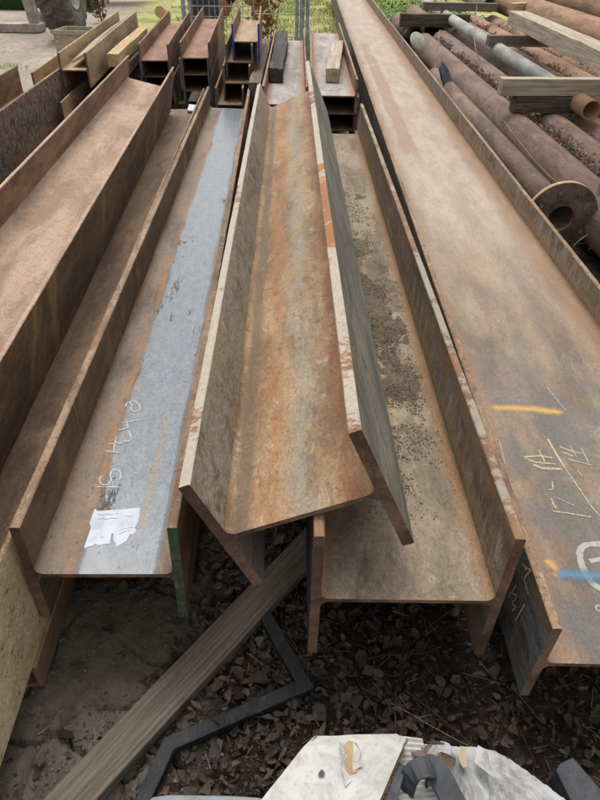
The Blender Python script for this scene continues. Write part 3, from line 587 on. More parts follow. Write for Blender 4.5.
# torn patch
cT=lambda *p:[at(240+x/3.333,720+y/3.333,Z+.0035) for x,y in p]
strip(cT((345,85),(362,68),(376,72),(378,110),(372,140),(378,172),(400,170),(414,190),(408,212),(392,214),(386,192),(368,190),(352,165),(346,140),(356,118)),mKraft,box,'torn_patch')
def curl(parent,px,mat,zz,name='torn_flap',lift=.012):
    bm=bmesh.new(); o=Vector((.07,.35,0)); n=len(px)//2; vv=[]
    for i,(u,v) in enumerate(px): vv.append(bm.verts.new(at(u,v,zz+(lift*random.uniform(.4,1) if i%2 else 0))-o))
    for i in range(0,len(px)-3,2): bm.faces.new((vv[i],vv[i+1],vv[i+3],vv[i+2]))
    return link(name,bm,mat,parent)
strip([at(u,v,Z+.0042) for u,v in ((319,772),(322,769),(325,773),(323,777),(318,776))],mRub,box,'dark_hole_patch')  # flat dark patch on the lid, its colour stands in for a hole's shade
curl(box,[(240+x/3.333,720+y/3.333) for x,y in((345,85),(330,70),(352,110),(336,100),(346,140),(340,120),(352,165),(338,160),(368,190),(346,192),(386,192),(350,222))],mCard,Z+.003)
curl(box,[(240+x/3.333,720+y/3.333) for x,y in((376,72),(390,78),(378,110),(400,100),(372,140),(398,130),(380,170),(410,150))],mCard,Z+.003)
# front and side panels of the carton
sheet([quad[1]+Vector((0,-.004,-.03)),quad[2]+Vector((0,-.004,-.03)),quad[2]+Vector((.0,.004,-.29)),quad[1]+Vector((0,.004,-.29))],.004,[mCard,mCard],box,'front_panel',.001,3)
sheet([quad[0]+Vector((0.004,0,-.008)),quad[1]+Vector((0.004,0,-.008)),quad[1]+Vector((0.004,0,-.29)),quad[0]+Vector((.004,0,-.29))],.004,[mKraft,mKraft],box,'side_panel',.001,3)
# ribbed inner layer, right
bm=bmesh.new(); o0=Vector((.07,.35,0)); cols=[]
P0=[at(398,735,.27),at(422,738,.262),at(440,800,.25),at(385,806,.26)]
for j in range(25):
    row=[]; t=j/24
    a=P0[0].lerp(P0[3],t); b=P0[1].lerp(P0[2],t)
    for i in range(7): q=a.lerp(b,i/6); row.append(bm.verts.new(q-o0+Vector((0,0,.003*math.sin(j*PI)+ (.0018 if j%2 else -.0018)))))
    cols.append(row)
for j in range(24):
    for i in range(6): bm.faces.new((cols[j][i],cols[j][i+1],cols[j+1][i+1],cols[j+1][i]))
link('corrugated_layer',bm,mCard,box)
# white wrapped board
wb=empty('wrapped_board',(.38,.4,0),'board wrapped in dirty torn white plastic film, right of the carton','wrapped board')
outline=[(408,748),(425,741),(445,742),(458,744),(478,744),(494,748),(510,757),(535,775),(560,794),(590,820)]
back=[(440,900),(450,900),(462,900),(480,900),(500,900),(520,900),(540,900),(560,900),(585,900),(600,900)]
bm=bmesh.new(); rows=[]; nj=34; ni=70
def lerp_list(L_,t):
    k=t*(len(L_)-1); i=min(int(k),len(L_)-2); f=k-i; return (L_[i][0]*(1-f)+L_[i+1][0]*f,L_[i][1]*(1-f)+L_[i+1][1]*f)
for j in range(nj+1):
    tj=j/nj; row=[]
    for i in range(ni+1):
        ti=i/ni; a=lerp_list(outline,ti); b=lerp_list(back,ti); z0=.245-.06*ti
        s=max(0,(tj-.22)/.78); u=a[0]*(1-s)+b[0]*s; v=a[1]*(1-s)+b[1]*s
        # straight creases fan out from the torn corner
        ang=math.atan2(ti-.34,s+.02)*3.1+.25*noise.noise((ti*5,s*5,0)); tri=abs((ang*1.3)%1.-.5)*2
        fold=(.016*tri-.004)*min(1,s*3)+.0035*noise.fractal((ti*22,s*9,2),1,2,4)*min(1,s*6)
        jag=Vector((noise.noise((ti*40,1,0)),noise.noise((ti*55,2,0)),0))*.0035
        if tj<.22:
            k=1-tj/.22; p=at(a[0],a[1],z0)+jag*(1-k)+Vector((.002*k,.003*k,-z0*.96*k)); p.y+=.004*noise.noise((ti*11,k*4,5))*k
        else:
            p=at(u,v,z0)+jag*(1-s); p.z+=fold
        row.append(bm.verts.new(p-Vector((.38,.4,0))))
    rows.append(row)
for j in range(nj):
    for i in range(ni): bm.faces.new((rows[j][i],rows[j][i+1],rows[j+1][i+1],rows[j+1][i]))
link('plastic_film',bm,mFilm,wb)
strip([at(u,v,.2475) for u,v in ((460,746),(469,747),(467,757),(468,766),(463,768),(459,760))],wPale,wb,'bare_wood_patch',loc=(.38,.4,0))
for pts_ in ([(440,741),(436,750),(446,742),(444,756),(450,744),(452,760)],[(478,745),(474,762),(483,748),(484,770),(487,750),(494,778)]):
    bm=bmesh.new(); vv=[bm.verts.new(at(u,v,.247+(.007 if i%2 else .001))-Vector((.38,.4,0))) for i,(u,v) in enumerate(pts_)]
    for i in range(0,3,2): bm.faces.new((vv[i],vv[i+1],vv[i+3],vv[i+2]))
    link('torn_film_shred',bm,mFilm,wb)
# rubber pieces: folded strips standing on edge
def ribbon(bm,pts,w,th):
    """pts on a vertical-ish path; ribbon of width w along view-right"""
    barpath(bm,pts,th,w)
def ribbon2(name,label,cl,wid,th,mat):
    cl=[tuple(q) for q in crom(cl,2)]
    bm=bmesh.new(); n=len(cl); rings=[]
    for i,(u,v,z) in enumerate(cl):
        p=at(u,v,z); q0=at(*cl[max(i-1,0)][:2],cl[max(i-1,0)][2]); q1=at(*cl[min(i+1,n-1)][:2],cl[min(i+1,n-1)][2]); t=(q1-q0).normalized()
        s=Vector((t.y,-t.x,0)); s=s.normalized() if s.length>1e-4 else Vector((1,0,0)); nz=s.cross(t).normalized()
        rings.append([bm.verts.new(p+s*wid/2+nz*th/2),bm.verts.new(p-s*wid/2+nz*th/2),bm.verts.new(p-s*wid/2-nz*th/2),bm.verts.new(p+s*wid/2-nz*th/2)])
    for i in range(n-1):
        for k in range(4): bm.faces.new((rings[i][k],rings[i][(k+1)%4],rings[i+1][(k+1)%4],rings[i+1][k]))
    bm.faces.new(rings[0]); bm.faces.new(rings[-1]); o=link(name,bm,mat,smooth=False)
    md=o.modifiers.new('bevel','BEVEL'); md.width=.0015; md.segments=2
    return tag(o,label,'rubber strip')
ribbon2('rubber_strip','dark rubber strip arched between the carton and the wrapped board',[(398,812,.15),(403,796,.24),(410,776,.30),(420,768,.318),(430,768,.31),(432,774,.28),(420,790,.2),(412,806,.12)],.035,.006,mRub)
ribbon2('rubber_strip','wide dark rubber strip lying on the wrapped board',[(425,766,.275),(434,768,.285),(442,780,.285),(452,800,.28),(470,840,.27)],.044,.008,mRub)
ribbon2('rubber_strip','dark rubber flap tucked under the torn carton edge',[(396,762,.285),(392,775,.29),(388,790,.29),(384,815,.28),(380,850,.27)],.04,.007,mRub)
# stalk of dead leaf on film
bm=bmesh.new(); random.seed(3)
for u,v in((424,748),(432,745),(440,752),(445,744),(428,757)): add_leaf(bm,at(u,v,.262),.035,.5)
tag(link('dead_leaf_cluster',bm,leafmat('pale brown dead leaf',[S(150,130,118),S(132,112,100),S(120,96,84),S(95,78,68)]),smooth=True),'curled pale brown dead leaves caught between carton and wrapped board','dead leaves')
# dark bar bottom right and grey lid bottom left
def slab(name,label,cat,poly,z0,z1,mat,bev=.004):
    bm=bmesh.new(); c=sum((Vector(p) for p in poly),Vector())/len(poly); c.z=0
    b=[bm.verts.new(Vector((p[0],p[1],z0))-c) for p in poly]; t=[bm.verts.new(Vector((p[0],p[1],z1))-c) for p in poly]
    bm.faces.new(t); bm.faces.new(list(reversed(b)))
    for i in range(len(poly)): j=(i+1)%len(poly); bm.faces.new((b[i],b[j],t[j],t[i]))
    o=link(name,bm,mat,loc=c); md=o.modifiers.new('bevel','BEVEL'); md.width=bev; md.segments=3
    return tag(o,label,cat)
slab('steel_offcut','dark grey flat offcut with a broken end at the bottom right corner','metal offcut',[at(556,770,.12),at(560,763,.12),at(573,757,.12),at(580,765,.12),at(606,795,.12),at(640,850,.12),at(600,860,.12)],.0,.12,mRub,.003)
gl=[at(u,v,.12) for u,v in((148,800),(153,796),(170,794),(230,795),(262,797),(275,850),(140,860))]
slab('grey_plastic_lid','pale grey plastic lid edge at the bottom, left of the carton','plastic lid',gl,.0,.12,mGreyP,.006)
# ------------------------------------------------------------------ pipes on the right
mPipe=steel('purple brown pipe rust',S(136,112,98),S(116,94,84),S(146,114,90),S(158,138,122),130,grain=.35,rough=.85,amt=.35,patch=.7)
mPipeO=steel('orange brown pipe rust',S(164,128,98),S(138,106,82),S(166,120,84),S(180,152,124),132,grain=.35,rough=.85,amt=.4,patch=.7)
def exC(n,col): return n.mix(n.rmp(n.ma('ADD',n.xyz(1),n.noise(9,4,.7)),1.2,.7),col,S(158,122,94))
mCond=steel('galvanised grey with rusty end',S(178,180,178),S(158,158,154),S(165,150,130),S(196,198,198),134,extra=exC,grain=.2)
mWhiteP=steel('chalky white pipe',S(190,186,176),S(165,158,146),S(160,140,115),S(205,202,196),136,grain=.2); mFl=steel('dark blotchy flange',S(92,76,64),S(68,56,50),S(130,92,60),S(120,108,84),138)
def tube(bm,r0,r1,y0,y1,seg=40,cx=0,cz=0,ny=2,wob=0):
    for k in range(ny):
        ya=y0+(y1-y0)*k/ny; yb=y0+(y1-y0)*(k+1)/ny
        pass
    R0=[];R1=[]
    for k in range(ny+1):
        y=y0+(y1-y0)*k/ny
        R0.append([bm.verts.new((cx+r0*math.cos(2*PI*i/seg),y,cz+r0*math.sin(2*PI*i/seg))) for i in range(seg)])
        R1.append([bm.verts.new((cx+r1*math.cos(2*PI*i/seg),y,cz+r1*math.sin(2*PI*i/seg))) for i in range(seg)])
    for i in range(seg):
        j=(i+1)%seg
        for k in range(ny):
            for RR in (R0,R1): bm.faces.new((RR[k][i],RR[k][j],RR[k+1][j],RR[k+1][i])).smooth=True
        for k in (0,ny): bm.faces.new((R0[k][i],R0[k][j],R1[k][j],R1[k][i]))
def pipe(label,x,z,y0,y1,r,mat,wall=.008,yaw=0,group='rusty pipes on the right',pit=0):
    bm=bmesh.new(); tube(bm,r,r-wall,0,y1-y0,48); o=link('steel_pipe',bm,mat,loc=(x,y0,z)); o.rotation_euler=(R(pit),0,R(yaw)); return tag(o,label,'pipe',group)
pipe('large purple-brown pipe lying right beside the widest beam',1.80,.150,2.6,10.3,.150,mPipe)
pipe('brown pipe in shade behind the large purple-brown pipe, seeds in the groove between',2.112,.150,2.6,10.6,.150,mPipe)
pipe('third brown pipe in shade under the grey galvanised pipe',2.422,.145,2.6,12.6,.145,mPipe)
pipe('fourth brown pipe with bright scuffs below the diagonal timber',2.735,.145,2.6,12.8,.150,mPipeO)
pipe('fifth brown pipe under the thick orange pipe, half hidden by seeds',3.05,.15,2.6,13.,.150,mPipeO)
pipe('short brown pipe end beyond the first cross timber',1.72,.17,10.9,12.6,.17,mPipe)
pipe('farther of the two brown pipe ends by the green weeds',2.10,.2,11.2,13.5,.17,mPipe)
pipe('thick orange-brown pipe at the upper right corner',3.70,.46,4.,14.,.19,mPipeO,group='rusty pipes on the right')
pipe('upper rusty pipe furthest right in the corner',4.45,.60,4.,15.,.21,mPipeO)
pipe('rusty pipe lying below the thick orange pipe',3.46,.14,3.,13.,.14,mPipeO)
pipe('bottom rusty pipe under the thick orange pipe, far right',3.85,.13,3.,13.,.13,mPipeO)
pipe('large rusty pipe at ground level under the upper right pipe',4.4,.19,3.,13.,.19,mPipeO)
pipe('slim galvanised grey pipe with a rusty open end resting across the brown pipes',2.288,.385,5.2,14.5,.072,mCond,.007,pit=.25)
pipe('white open-ended pipe below the far timbers at the top',3.30,.47,12.7,15.5,.13,mWhiteP,.03)
# pipe with flange disc
mFl=steel('blotchy brown flange',S(118,98,82),S(88,72,62),S(150,112,78),S(140,126,104),138,extra=lambda n,c:n.mix(n.rmp(n.xyz(1),.005,.008),c,S(190,150,118)))
fp=empty('flanged_pipe',(1.493,3.394,.2),'small brown pipe ending in a big drilled flange disc beside the widest beam','flanged pipe')
bm=bmesh.new(); tube(bm,.088,.080,.03,4.2,36); bmesh.ops.create_circle(bm,cap_ends=True,segments=36,radius=.081,matrix=Matrix.Translation((0,.9,0))@Matrix.Rotation(PI/2,4,'X')); link('pipe_body',bm,mPipe,fp)  # disc added inside the pipe, blocks light so the bore stays dark
bm=bmesh.new(); Rf=.205
# disc with central bore and bolt recesses: ring strips
seg=96
def ringv(r,y): return [bm.verts.new((r*math.cos(2*PI*i/seg),y,r*math.sin(2*PI*i/seg))) for i in range(seg)]
rs=[ringv(.074,.034),ringv(.074,0),ringv(.115,0),ringv(.118,.004),ringv(Rf-.003,.004),ringv(Rf,.007),ringv(Rf,.034)]
for a,b in zip(rs,rs[1:]+rs[:1]):
    for i in range(seg): bm.faces.new((a[i],a[(i+1)%seg],b[(i+1)%seg],b[i]))
fd=link('flange_disc',bm,mFl,fp)
mBolt=steel('worn bright bolt',S(150,140,125),S(100,90,80),S(130,110,90),S(185,178,165),140)
for k in range(8):
    bm=bmesh.new(); a=2*PI*(k+.35)/8; bmesh.ops.create_cone(bm,cap_ends=True,segments=14,radius1=.011,radius2=.011,depth=.012,matrix=Matrix.Translation((.152*math.cos(a),.002,.152*math.sin(a)))@Matrix.Rotation(PI/2,4,'X')); link('bolt_head',bm,mBolt,fp)
# timbers across the pipes
gT='cross timbers over the pipes'
timber('timber','grey squared cross timber with a knot hole over the galvanised pipe',(1.62,5.50,.43),-90+3,.10,.125,1.6,wPale,group=gT,seed=21,ny=10)
timber('timber','rotten dark log-like timber under the knot-holed cross timber',(1.76,5.50,.305),-86,.13,.115,.62,wRot,group=gT,seed=22,rough=.012,chew=.3)
timber('timber','dark wedge-cut timber lying across behind the diagonal timber',(2.16,8.15,.43),-88,.12,.11,.75,wGrey,group=gT,seed=23,chew=.2)
timber('timber','long pale timber lying diagonally over the pipes at upper right',(2.73,9.1,.545),178.6,.22,.15,4.6,wPale,group=gT,seed=24,rough=.004,ny=16)
timber('timber','thick dark cross timber nearest the widest beam at the top',(1.50,10.9,.31),-90,.14,.17,1.05,wRot,group=gT,seed=25,rough=.006)
timber('timber','grey cross timber resting above the thick dark one at the top',(1.93,11.5,.47),-91,.14,.11,1.15,wGrey,group=gT,seed=26)
timber('timber','small bright pine wedge beside the thick orange pipe',(3.3,11.4,.45),-60,.14,.14,.35,wPine,group=gT,seed=27)
# white disc cap, blue scrap, wire
bm=bmesh.new(); bmesh.ops.create_uvsphere(bm,u_segments=28,v_segments=14,radius=.13)
for v in bm.verts: v.co.y*=.28
tag(link('white_cap','' and None or bm,mWhiteP,smooth=True,loc=at(418,42,.32),rot=(R(-35),0,R(35))),'white domed cap standing at the far end of the large pipe','pipe cap')
bm=bmesh.new(); f=bm.faces.new([bm.verts.new(v) for v in((-.06,0,-.1),(.06,0,-.12),(.07,0,.05),(.03,0,.16),(-.04,0,.13),(-.07,0,.02))]); r=bmesh.ops.extrude_face_region(bm,geom=[f]); [setattr(g.co,'y',.02) for g in r['geom'] if isinstance(g,bmesh.types.BMVert)]
tag(link('blue_scrap',bm,steel('blue grey plastic',S(84,100,116),S(66,78,90),S(84,96,108),S(110,124,136),150,grain=.2),loc=at(447,78,.32),rot=(R(-25),R(-18),R(50))),'blue-grey plastic scrap stuck between beam and large pipe','plastic scrap')
def wire(name,label,pts,r,mat,cat='wire'):
    cu=bpy.data.curves.new(name,'CURVE'); cu.dimensions='3D'; cu.bevel_depth=r; cu.bevel_resolution=2; sp=cu.splines.new('NURBS'); sp.points.add(len(pts)-1)
    for p,q in zip(sp.points,pts): p.co=(*q,1)
    sp.use_endpoint_u=True; sp.order_u=3; tmp=bpy.data.objects.new(name,cu); COL.objects.link(tmp); bpy.context.view_layer.update()
    me=bpy.data.meshes.new_from_object(tmp.evaluated_get(bpy.context.evaluated_depsgraph_get())); me.name=name; bpy.data.objects.remove(tmp); me.materials.clear(); me.materials.append(mat)
    o=bpy.data.objects.new(name,me); COL.objects.link(o); return tag(o,label,cat) if label else o
wire('rusty_wire','thin rusty wire drooping from the far timbers over the galvanised pipe',[at(477,5,.6),at(474,30,.55),at(475,50,.48),at(481,62,.40),at(486,75,.33)],.006,mR)
wire('rusty_wire','short rusty wire standing by the blue scrap',[at(434,72,.25),at(437,52,.4),at(440,30,.55)],.007,mR)
wire('pale_wire','thin pale wire curved along the large pipe',[at(503,120,.31),at(525,150,.31),at(552,180,.3),at(560,184,.3)],.0035,mTan)
wire('black_hose','black hose lying in the slit between flanged pipe and large pipe',[at(478,112,.16),at(483,121,.16),at(505,142,.16),at(520,160,.17),at(545,188,.18)],.016,mRub,'hose')
bm=bmesh.new(); tube(bm,.045,.035,0,.32,24); tag(link('black_pipe_stub',bm,mRub,loc=(1.78,3.5,.03),rot=(R(78),0,0)),'black plastic pipe stub standing behind the flange disc','plastic pipe')
# seeds in pipe grooves
bm=bmesh.new(); random.seed(11)
def husk(bm,p,s):
    m=Euler([random.uniform(0,6) for _ in range(3)]).to_matrix()
    vs=[bm.verts.new(Vector(p)+m@Vector(q)) for q in ((s,0,0),(0,s*.6,0),(-s*1.1,0,0),(0,-s*.55,0),(s*.2,0,s*.35),(-s*.1,0,-s*.3))]
    for a,b,c in ((0,1,4),(1,2,4),(2,3,4),(3,0,4),(1,0,5),(2,1,5),(3,2,5),(0,3,5)): bm.faces.new((vs[a],vs[b],vs[c]))
for (gx,zz,wd,y0,y1,nn) in ((1.956,.225,.06,3.2,10.2,3600),(2.267,.215,.055,3,8,250),(2.58,.215,.06,5,12,2400),(2.892,.225,.06,5,12.5,2400),(3.25,.20,.09,6,12.5,1200)):
    for i in range(nn):
        y=random.uniform(y0,y1)
        if noise.noise((gx*3,y*1.6,0))<-.3: continue
        dx=max(-wd*1.3,min(wd*1.3,random.gauss(0,wd*.6))); husk(bm,(gx+dx,y,zz+abs(dx)*.5+random.uniform(0,.025)),random.uniform(.007,.017))
for i in range(260): husk(bm,(random.gauss(1.62,.03),random.uniform(4.2,9.5),random.uniform(.0,.1)),random.uniform(.008,.02))
tag(link('fallen_seeds',bm,mSeed),'brown seed husks gathered in the grooves between pipes','seeds',kind='stuff')
# ------------------------------------------------------------------ grass / weeds
def grassmat(name,a,b,c):
    n=NT(name); col=n.mix(n.rmp(n.noise(.7,4,.7),.4,.6),a,b); col=n.mix(n.rmp(n.noise(4,4,.7,off=3),.5,.65),col,c); return n.fin(col,.8)
mGr=grassmat('yard grass',S(120,134,66),S(160,160,92),S(186,176,128)); mWd=grassmat('green weeds',S(92,128,56),S(116,150,72),S(140,168,96))
def blade(bm,p,h,w,lean):
    a=random.uniform(0,2*PI); d=Vector((math.cos(a),math.sin(a),0)); s=Vector((-d.y,d.x,0))*w/2
    q=p+Vector((0,0,h*.6))+d*lean*h*.4; t=p+Vector((0,0,h))+d*lean*h
    v=[bm.verts.new(x) for x in (p-s,p+s,q+s*.7,q-s*.7,t)]; bm.faces.new(v[:4]); bm.faces.new((v[3],v[2],v[4]))
bm=bmesh.new(); random.seed(5); k=0
while k<34000:
    y=random.uniform(8.8,26); x=random.uniform(-5,3.5)
    ln=x+(y-12)*.12+.6*noise.noise((x,y,0))
    if ln<-2.1 or noise.noise((x*1.3,y*1.1,4))<-.28: continue
    blade(bm,Vector((x,y,-.012)),random.uniform(.02,.075),random.uniform(.006,.014),random.uniform(.2,1.1)); k+=1
for i in range(1600):   # sparse tufts on the dirt
    x=random.choice((-3.9,-5.6,-4.6))+random.gauss(0,.18); y={-3.9:9.0,-5.6:11.,-4.6:10.}[round(min((-3.9,-5.6,-4.6),key=lambda c:abs(c-x)),1)]+random.gauss(0,.12)
    if i%4==0: blade(bm,Vector((x,y,-.01)),random.uniform(.02,.05),.008,.8)
tag(link('grass',bm,mGr),'short yellow-green grass behind the beam stacks','grass',kind='stuff')
def add_weed_leaf(bm,p,s):
    rot=Euler((random.uniform(-.7,.7),random.uniform(-.7,.7),random.uniform(0,6.3))).to_matrix(); v=[bm.verts.new(Vector(p)+rot@Vector(q)*s) for q in((0,0,0),(-.35,.4,.08),(0,1,0),(.35,.4,.08))]; bm.faces.new(v)
bm=bmesh.new()
for i in range(2600):
    x=random.uniform(1.45,3.3); y=random.uniform(12.4,16); z=max(.01,random.gauss(.14,.08)); add_weed_leaf(bm,(x,y,z),random.uniform(.04,.1))
tag(link('green_weeds',bm,mWd),'leafy green weeds growing beyond the pipe ends','weeds',kind='stuff')
gw=empty('grass_tuft',(1.9,3.4,0),'tuft of long green grass blades beside the flange disc','grass tuft')
bm=bmesh.new()
for i in range(34):
    a=random.uniform(1.8,4.2); L=random.uniform(.2,.42); w=random.uniform(.003,.007); p=Vector((random.gauss(.02,.05),random.gauss(0,.1),0)); prev=None; d=Vector((math.cos(a)*.5,math.sin(a)*.6,1)).normalized()
    for s in range(9):
        sd=Vector((-d.y,d.x,0)).normalized()*w*(1-s/9); cur=(bm.verts.new(p-sd),bm.verts.new(p+sd))
        if prev: bm.faces.new((prev[0],prev[1],cur[1],cur[0]))
        prev=cur; p=p+d*L/8; d=(d+Vector((math.cos(a)*.16,math.sin(a)*.1,-.2))).normalized()
link('blades',bm,mWd,gw)
# ------------------------------------------------------------------ background
mGal=steel('galvanised fence steel',S(168,176,182),S(140,148,156),S(130,130,130),S(196,202,206),160,grain=.1,rough=.5)
FY=9.7
def fx(u): return on_plane(u,25,Vector((0,FY,0)),Vector((0,1,0))).x
def rod(bm,a,b,r,seg=8):
    a=Vector(a);b=Vector(b); d=b-a; m=Matrix.Translation((a+b)/2)@d.to_track_quat('Z','Y').to_matrix().to_4x4(); bmesh.ops.create_cone(bm,cap_ends=True,segments=seg,radius1=r,radius2=r,depth=d.length,matrix=m)
ff=empty('mesh_fence',(fx(187),FY,0),'galvanised wire mesh fence panel with its posts behind the rear beam stacks','fence'); x0=fx(187); x1=fx(302)-x0
for i,(dx,r) in enumerate(((-.03,.028),(.055,.022))): bm=bmesh.new(); rod(bm,(dx,0,0),(dx,0,1.3),r,14); link('post',bm,mGal,ff)
for dx,r in ((x1-.07,.024),(x1,.032),(x1+.075,.024)): bm=bmesh.new(); rod(bm,(dx,.0,0),(dx,0,1.3),r,14); link('post',bm,mGal,ff)
bm=bmesh.new()
nx=int((fx(248)-x0)/.075)
for i in range(nx+1): rod(bm,(.09+i*.075,0,.28),(.09+i*.075,0,1.2),.0045,6)
for j in range(8): rod(bm,(.06,.006,.28+j*.12),(.09+nx*.075,.006,.28+j*.12),.0045,6)
link('wire_mesh',bm,mGal,ff)
bm=bmesh.new()
for z in (.30,.56,.82,1.08): rod(bm,(.09+nx*.075,0,z),(x1,0,z),.006,6)
link('strand_wire',bm,mGal,ff)
# grey box behind mesh
bpos=on_plane(204,26,Vector((0,10.4,0)),Vector((0,1,0)))
bx=empty('plastic_crate',(bpos.x,10.4,0),'dark grey slatted plastic crate behind the wire mesh','crate')
bm=bmesh.new(); bmesh.ops.create_cube(bm,size=1,matrix=Matrix.Translation((0,.25,.36))@Matrix.Diagonal((.44,.4,.72,1))); link('body',bm,steel('dark grey plastic',S(98,102,108),S(84,88,94),S(100,100,104),S(120,124,128),162,grain=.1),bx)
bm=bmesh.new()
for i in range(7): bmesh.ops.create_cube(bm,size=1,matrix=Matrix.Translation((-.19+i*.063,.038,.36))@Matrix.Diagonal((.022,.02,.70,1)))
link('ribs',bm,mRub,bx)
# tractor wheel
mTyre=NT('dusty tyre rubber'); mTyre=mTyre.fin(mTyre.mix(mTyre.rmp(mTyre.noise(9,5,.7),.4,.65),S(88,83,78),S(122,114,105)),.95,mTyre.noise(60,4,.7),.4,.004)
mRim=steel('dusty cream rim',S(186,174,160),S(160,146,132),S(150,125,105),S(200,192,180),164,grain=.15)
tc=at(69,37,0); tr=empty('tractor_wheel',(tc.x,tc.y+.05,0),'big dusty tractor wheel with chevron tread behind the timber crate','tractor wheel',rot=(0,0,R(4)))
Rt=.82; Wt=.46; cz=Rt
bm=bmesh.new(); seg=72
prof=[(-.17,.42),(-.215,.5),(-.235,.62),(-.225,.73),(-.19,.775),(0,.79),(.19,.775),(.225,.73),(.235,.62),(.215,.5),(.17,.42)]
RR=[[bm.verts.new((x,r*math.sin(2*PI*i/seg),cz+r*math.cos(2*PI*i/seg))) for x,r in prof] for i in range(seg)]
for i in range(seg):
    for k in range(len(prof)-1): bm.faces.new((RR[i][k],RR[(i+1)%seg][k],RR[(i+1)%seg][k+1],RR[i][k+1])).smooth=True
link('tyre',bm,mTyre,tr)
bm=bmesh.new()
for i in range(26):
    for s in (-1,1):
        a0=2*PI*(i+(.5 if s>0 else 0))/26; vs=[]
        for t,(xx,da,rr) in enumerate(((.0,.13,.785),(.1,.05,.782),(.19,-.03,.77),(.235,-.07,.70))):
            for wv in (-.032,.032):
                for hh in (0,.038):
                    a=a0+da+wv; r=rr+hh-(0 if xx<.2 else .0); vs.append(bm.verts.new((s*xx*(1+.0*hh),r*math.sin(a),cz+r*math.cos(a))))
        for t in range(3):
            b=t*4; A=vs[b:b+4]; B2=vs[b+4:b+8]
            for q in ((A[0],A[1],B2[1],B2[0]),(A[1],A[3],B2[3],B2[1]),(A[3],A[2],B2[2],B2[3]),(A[2],A[0],B2[0],B2[2])): bm.faces.new(q)
        bm.faces.new((vs[0],vs[2],vs[3],vs[1])); bm.faces.new((vs[12],vs[13],vs[15],vs[14]))
link('tread_lugs',bm,mTyre,tr)
bm=bmesh.new(); seg=56; prof=[(.20,.44),(.19,.415),(.10,.39),(.08,.33),(.05,.28),(.02,.15),(.07,.12),(.09,.0001)]
for s in (1,-1):
    RR=[[bm.verts.new((s*x,r*math.sin(2*PI*i/seg),cz+r*math.cos(2*PI*i/seg))) for x,r in prof] for i in range(seg)]
    for i in range(seg):
        for k in range(len(prof)-1): bm.faces.new((RR[i][k],RR[(i+1)%seg][k],RR[(i+1)%seg][k+1],RR[i][k+1])).smooth=True
link('rim',bm,mRim,tr)
for i in range(8):
    bm=bmesh.new(); a=2*PI*i/8; bmesh.ops.create_cone(bm,cap_ends=True,segments=6,radius1=.018,radius2=.018,depth=.03,matrix=Matrix.Translation((.055,.2*math.sin(a),cz+.2*math.cos(a)))@Matrix.Rotation(PI/2,4,'Y')); link('wheel_nut',bm,mRim,tr)
# trailer stand leg at the upper left
tl=at(12,31,0); tf=empty('trailer_stand',(tl.x,tl.y,0),'pale concrete-coloured steel stand with a long foot at the upper left corner','trailer stand')
mStand=steel('pale dusty steel',S(184,176,164),S(160,150,138),S(150,130,112),S(196,190,180),166,grain=.1)
bm=bmesh.new(); bmesh.ops.create_cube(bm,size=1,matrix=Matrix.Translation((0,0,.06))@Matrix.Diagonal((1.1,.3,.12,1))); bmesh.ops.bevel(bm,geom=bm.edges,offset=.015,segments=2); link('foot',bm,mStand,tf)
bm=bmesh.new(); bmesh.ops.create_cube(bm,size=1,matrix=Matrix.Translation((.36,.05,.62))@Matrix.Rotation(R(-7),4,'Y')@Matrix.Diagonal((.16,.16,1.05,1))); bmesh.ops.bevel(bm,geom=bm.edges,offset=.012,segments=2); link('leg',bm,mStand,tf)
# green mat roll / net and blue-white hull behind
gp=at(20,20,0); bm=bmesh.new(); random.seed(9)
gm=empty('green_net_heap',(gp.x-.3,15.6,0),'dark green artificial turf heap behind the pale stand','turf heap')
for i in range(9000):
    x=random.uniform(-1.5,1.2); y=random.uniform(0,.7); h=.42*(1-.15*abs(noise.noise((x*2,y,0)))); z=random.uniform(0,h) if y<.12 else h; blade(bm,Vector((x,y,z)),.05,.012,.9)
link('tufts',bm,grassmat('dark turf',S(50,84,40),S(38,64,32),S(66,98,50)),gm)
bm=bmesh.new(); bmesh.ops.create_cube(bm,size=1,matrix=Matrix.Translation((-.15,.38,.2))@Matrix.Diagonal((2.7,.66,.4,1))); link('core',bm,grassmat('dark turf backing',S(36,56,30),S(30,48,26),S(44,66,36)),gm)
hp=empty('boat_hull',(gp.x-.3,16.9,.3),'pale blue-white hull side showing above the green turf heap','boat')
bm=bmesh.new(); rows=[]
for i in range(25):
    t=i/24; row=[]
    for j in range(9):
        s=j/8; row.append(bm.verts.new((-2.2+4.2*t, .9*(1-s)**2+ .5*(2*t-1)**2, .1+1.2*s)))
    rows.append(row)
for i in range(24):
    for j in range(8): bm.faces.new((rows[i][j],rows[i+1][j],rows[i+1][j+1],rows[i][j+1]))
bmesh.ops.solidify(bm,geom=bm.faces,thickness=.04); link('hull',bm,steel('pale blue gelcoat',S(186,196,206),S(170,182,196),S(160,170,180),S(206,212,218),168,grain=.06,rough=.4),hp,smooth=True)
for q in (-.9,1.): bm=bmesh.new(); rod(bm,(q,.9,-.3),(q,.9,.3),.05); link('support_stand',bm,mGal,hp)
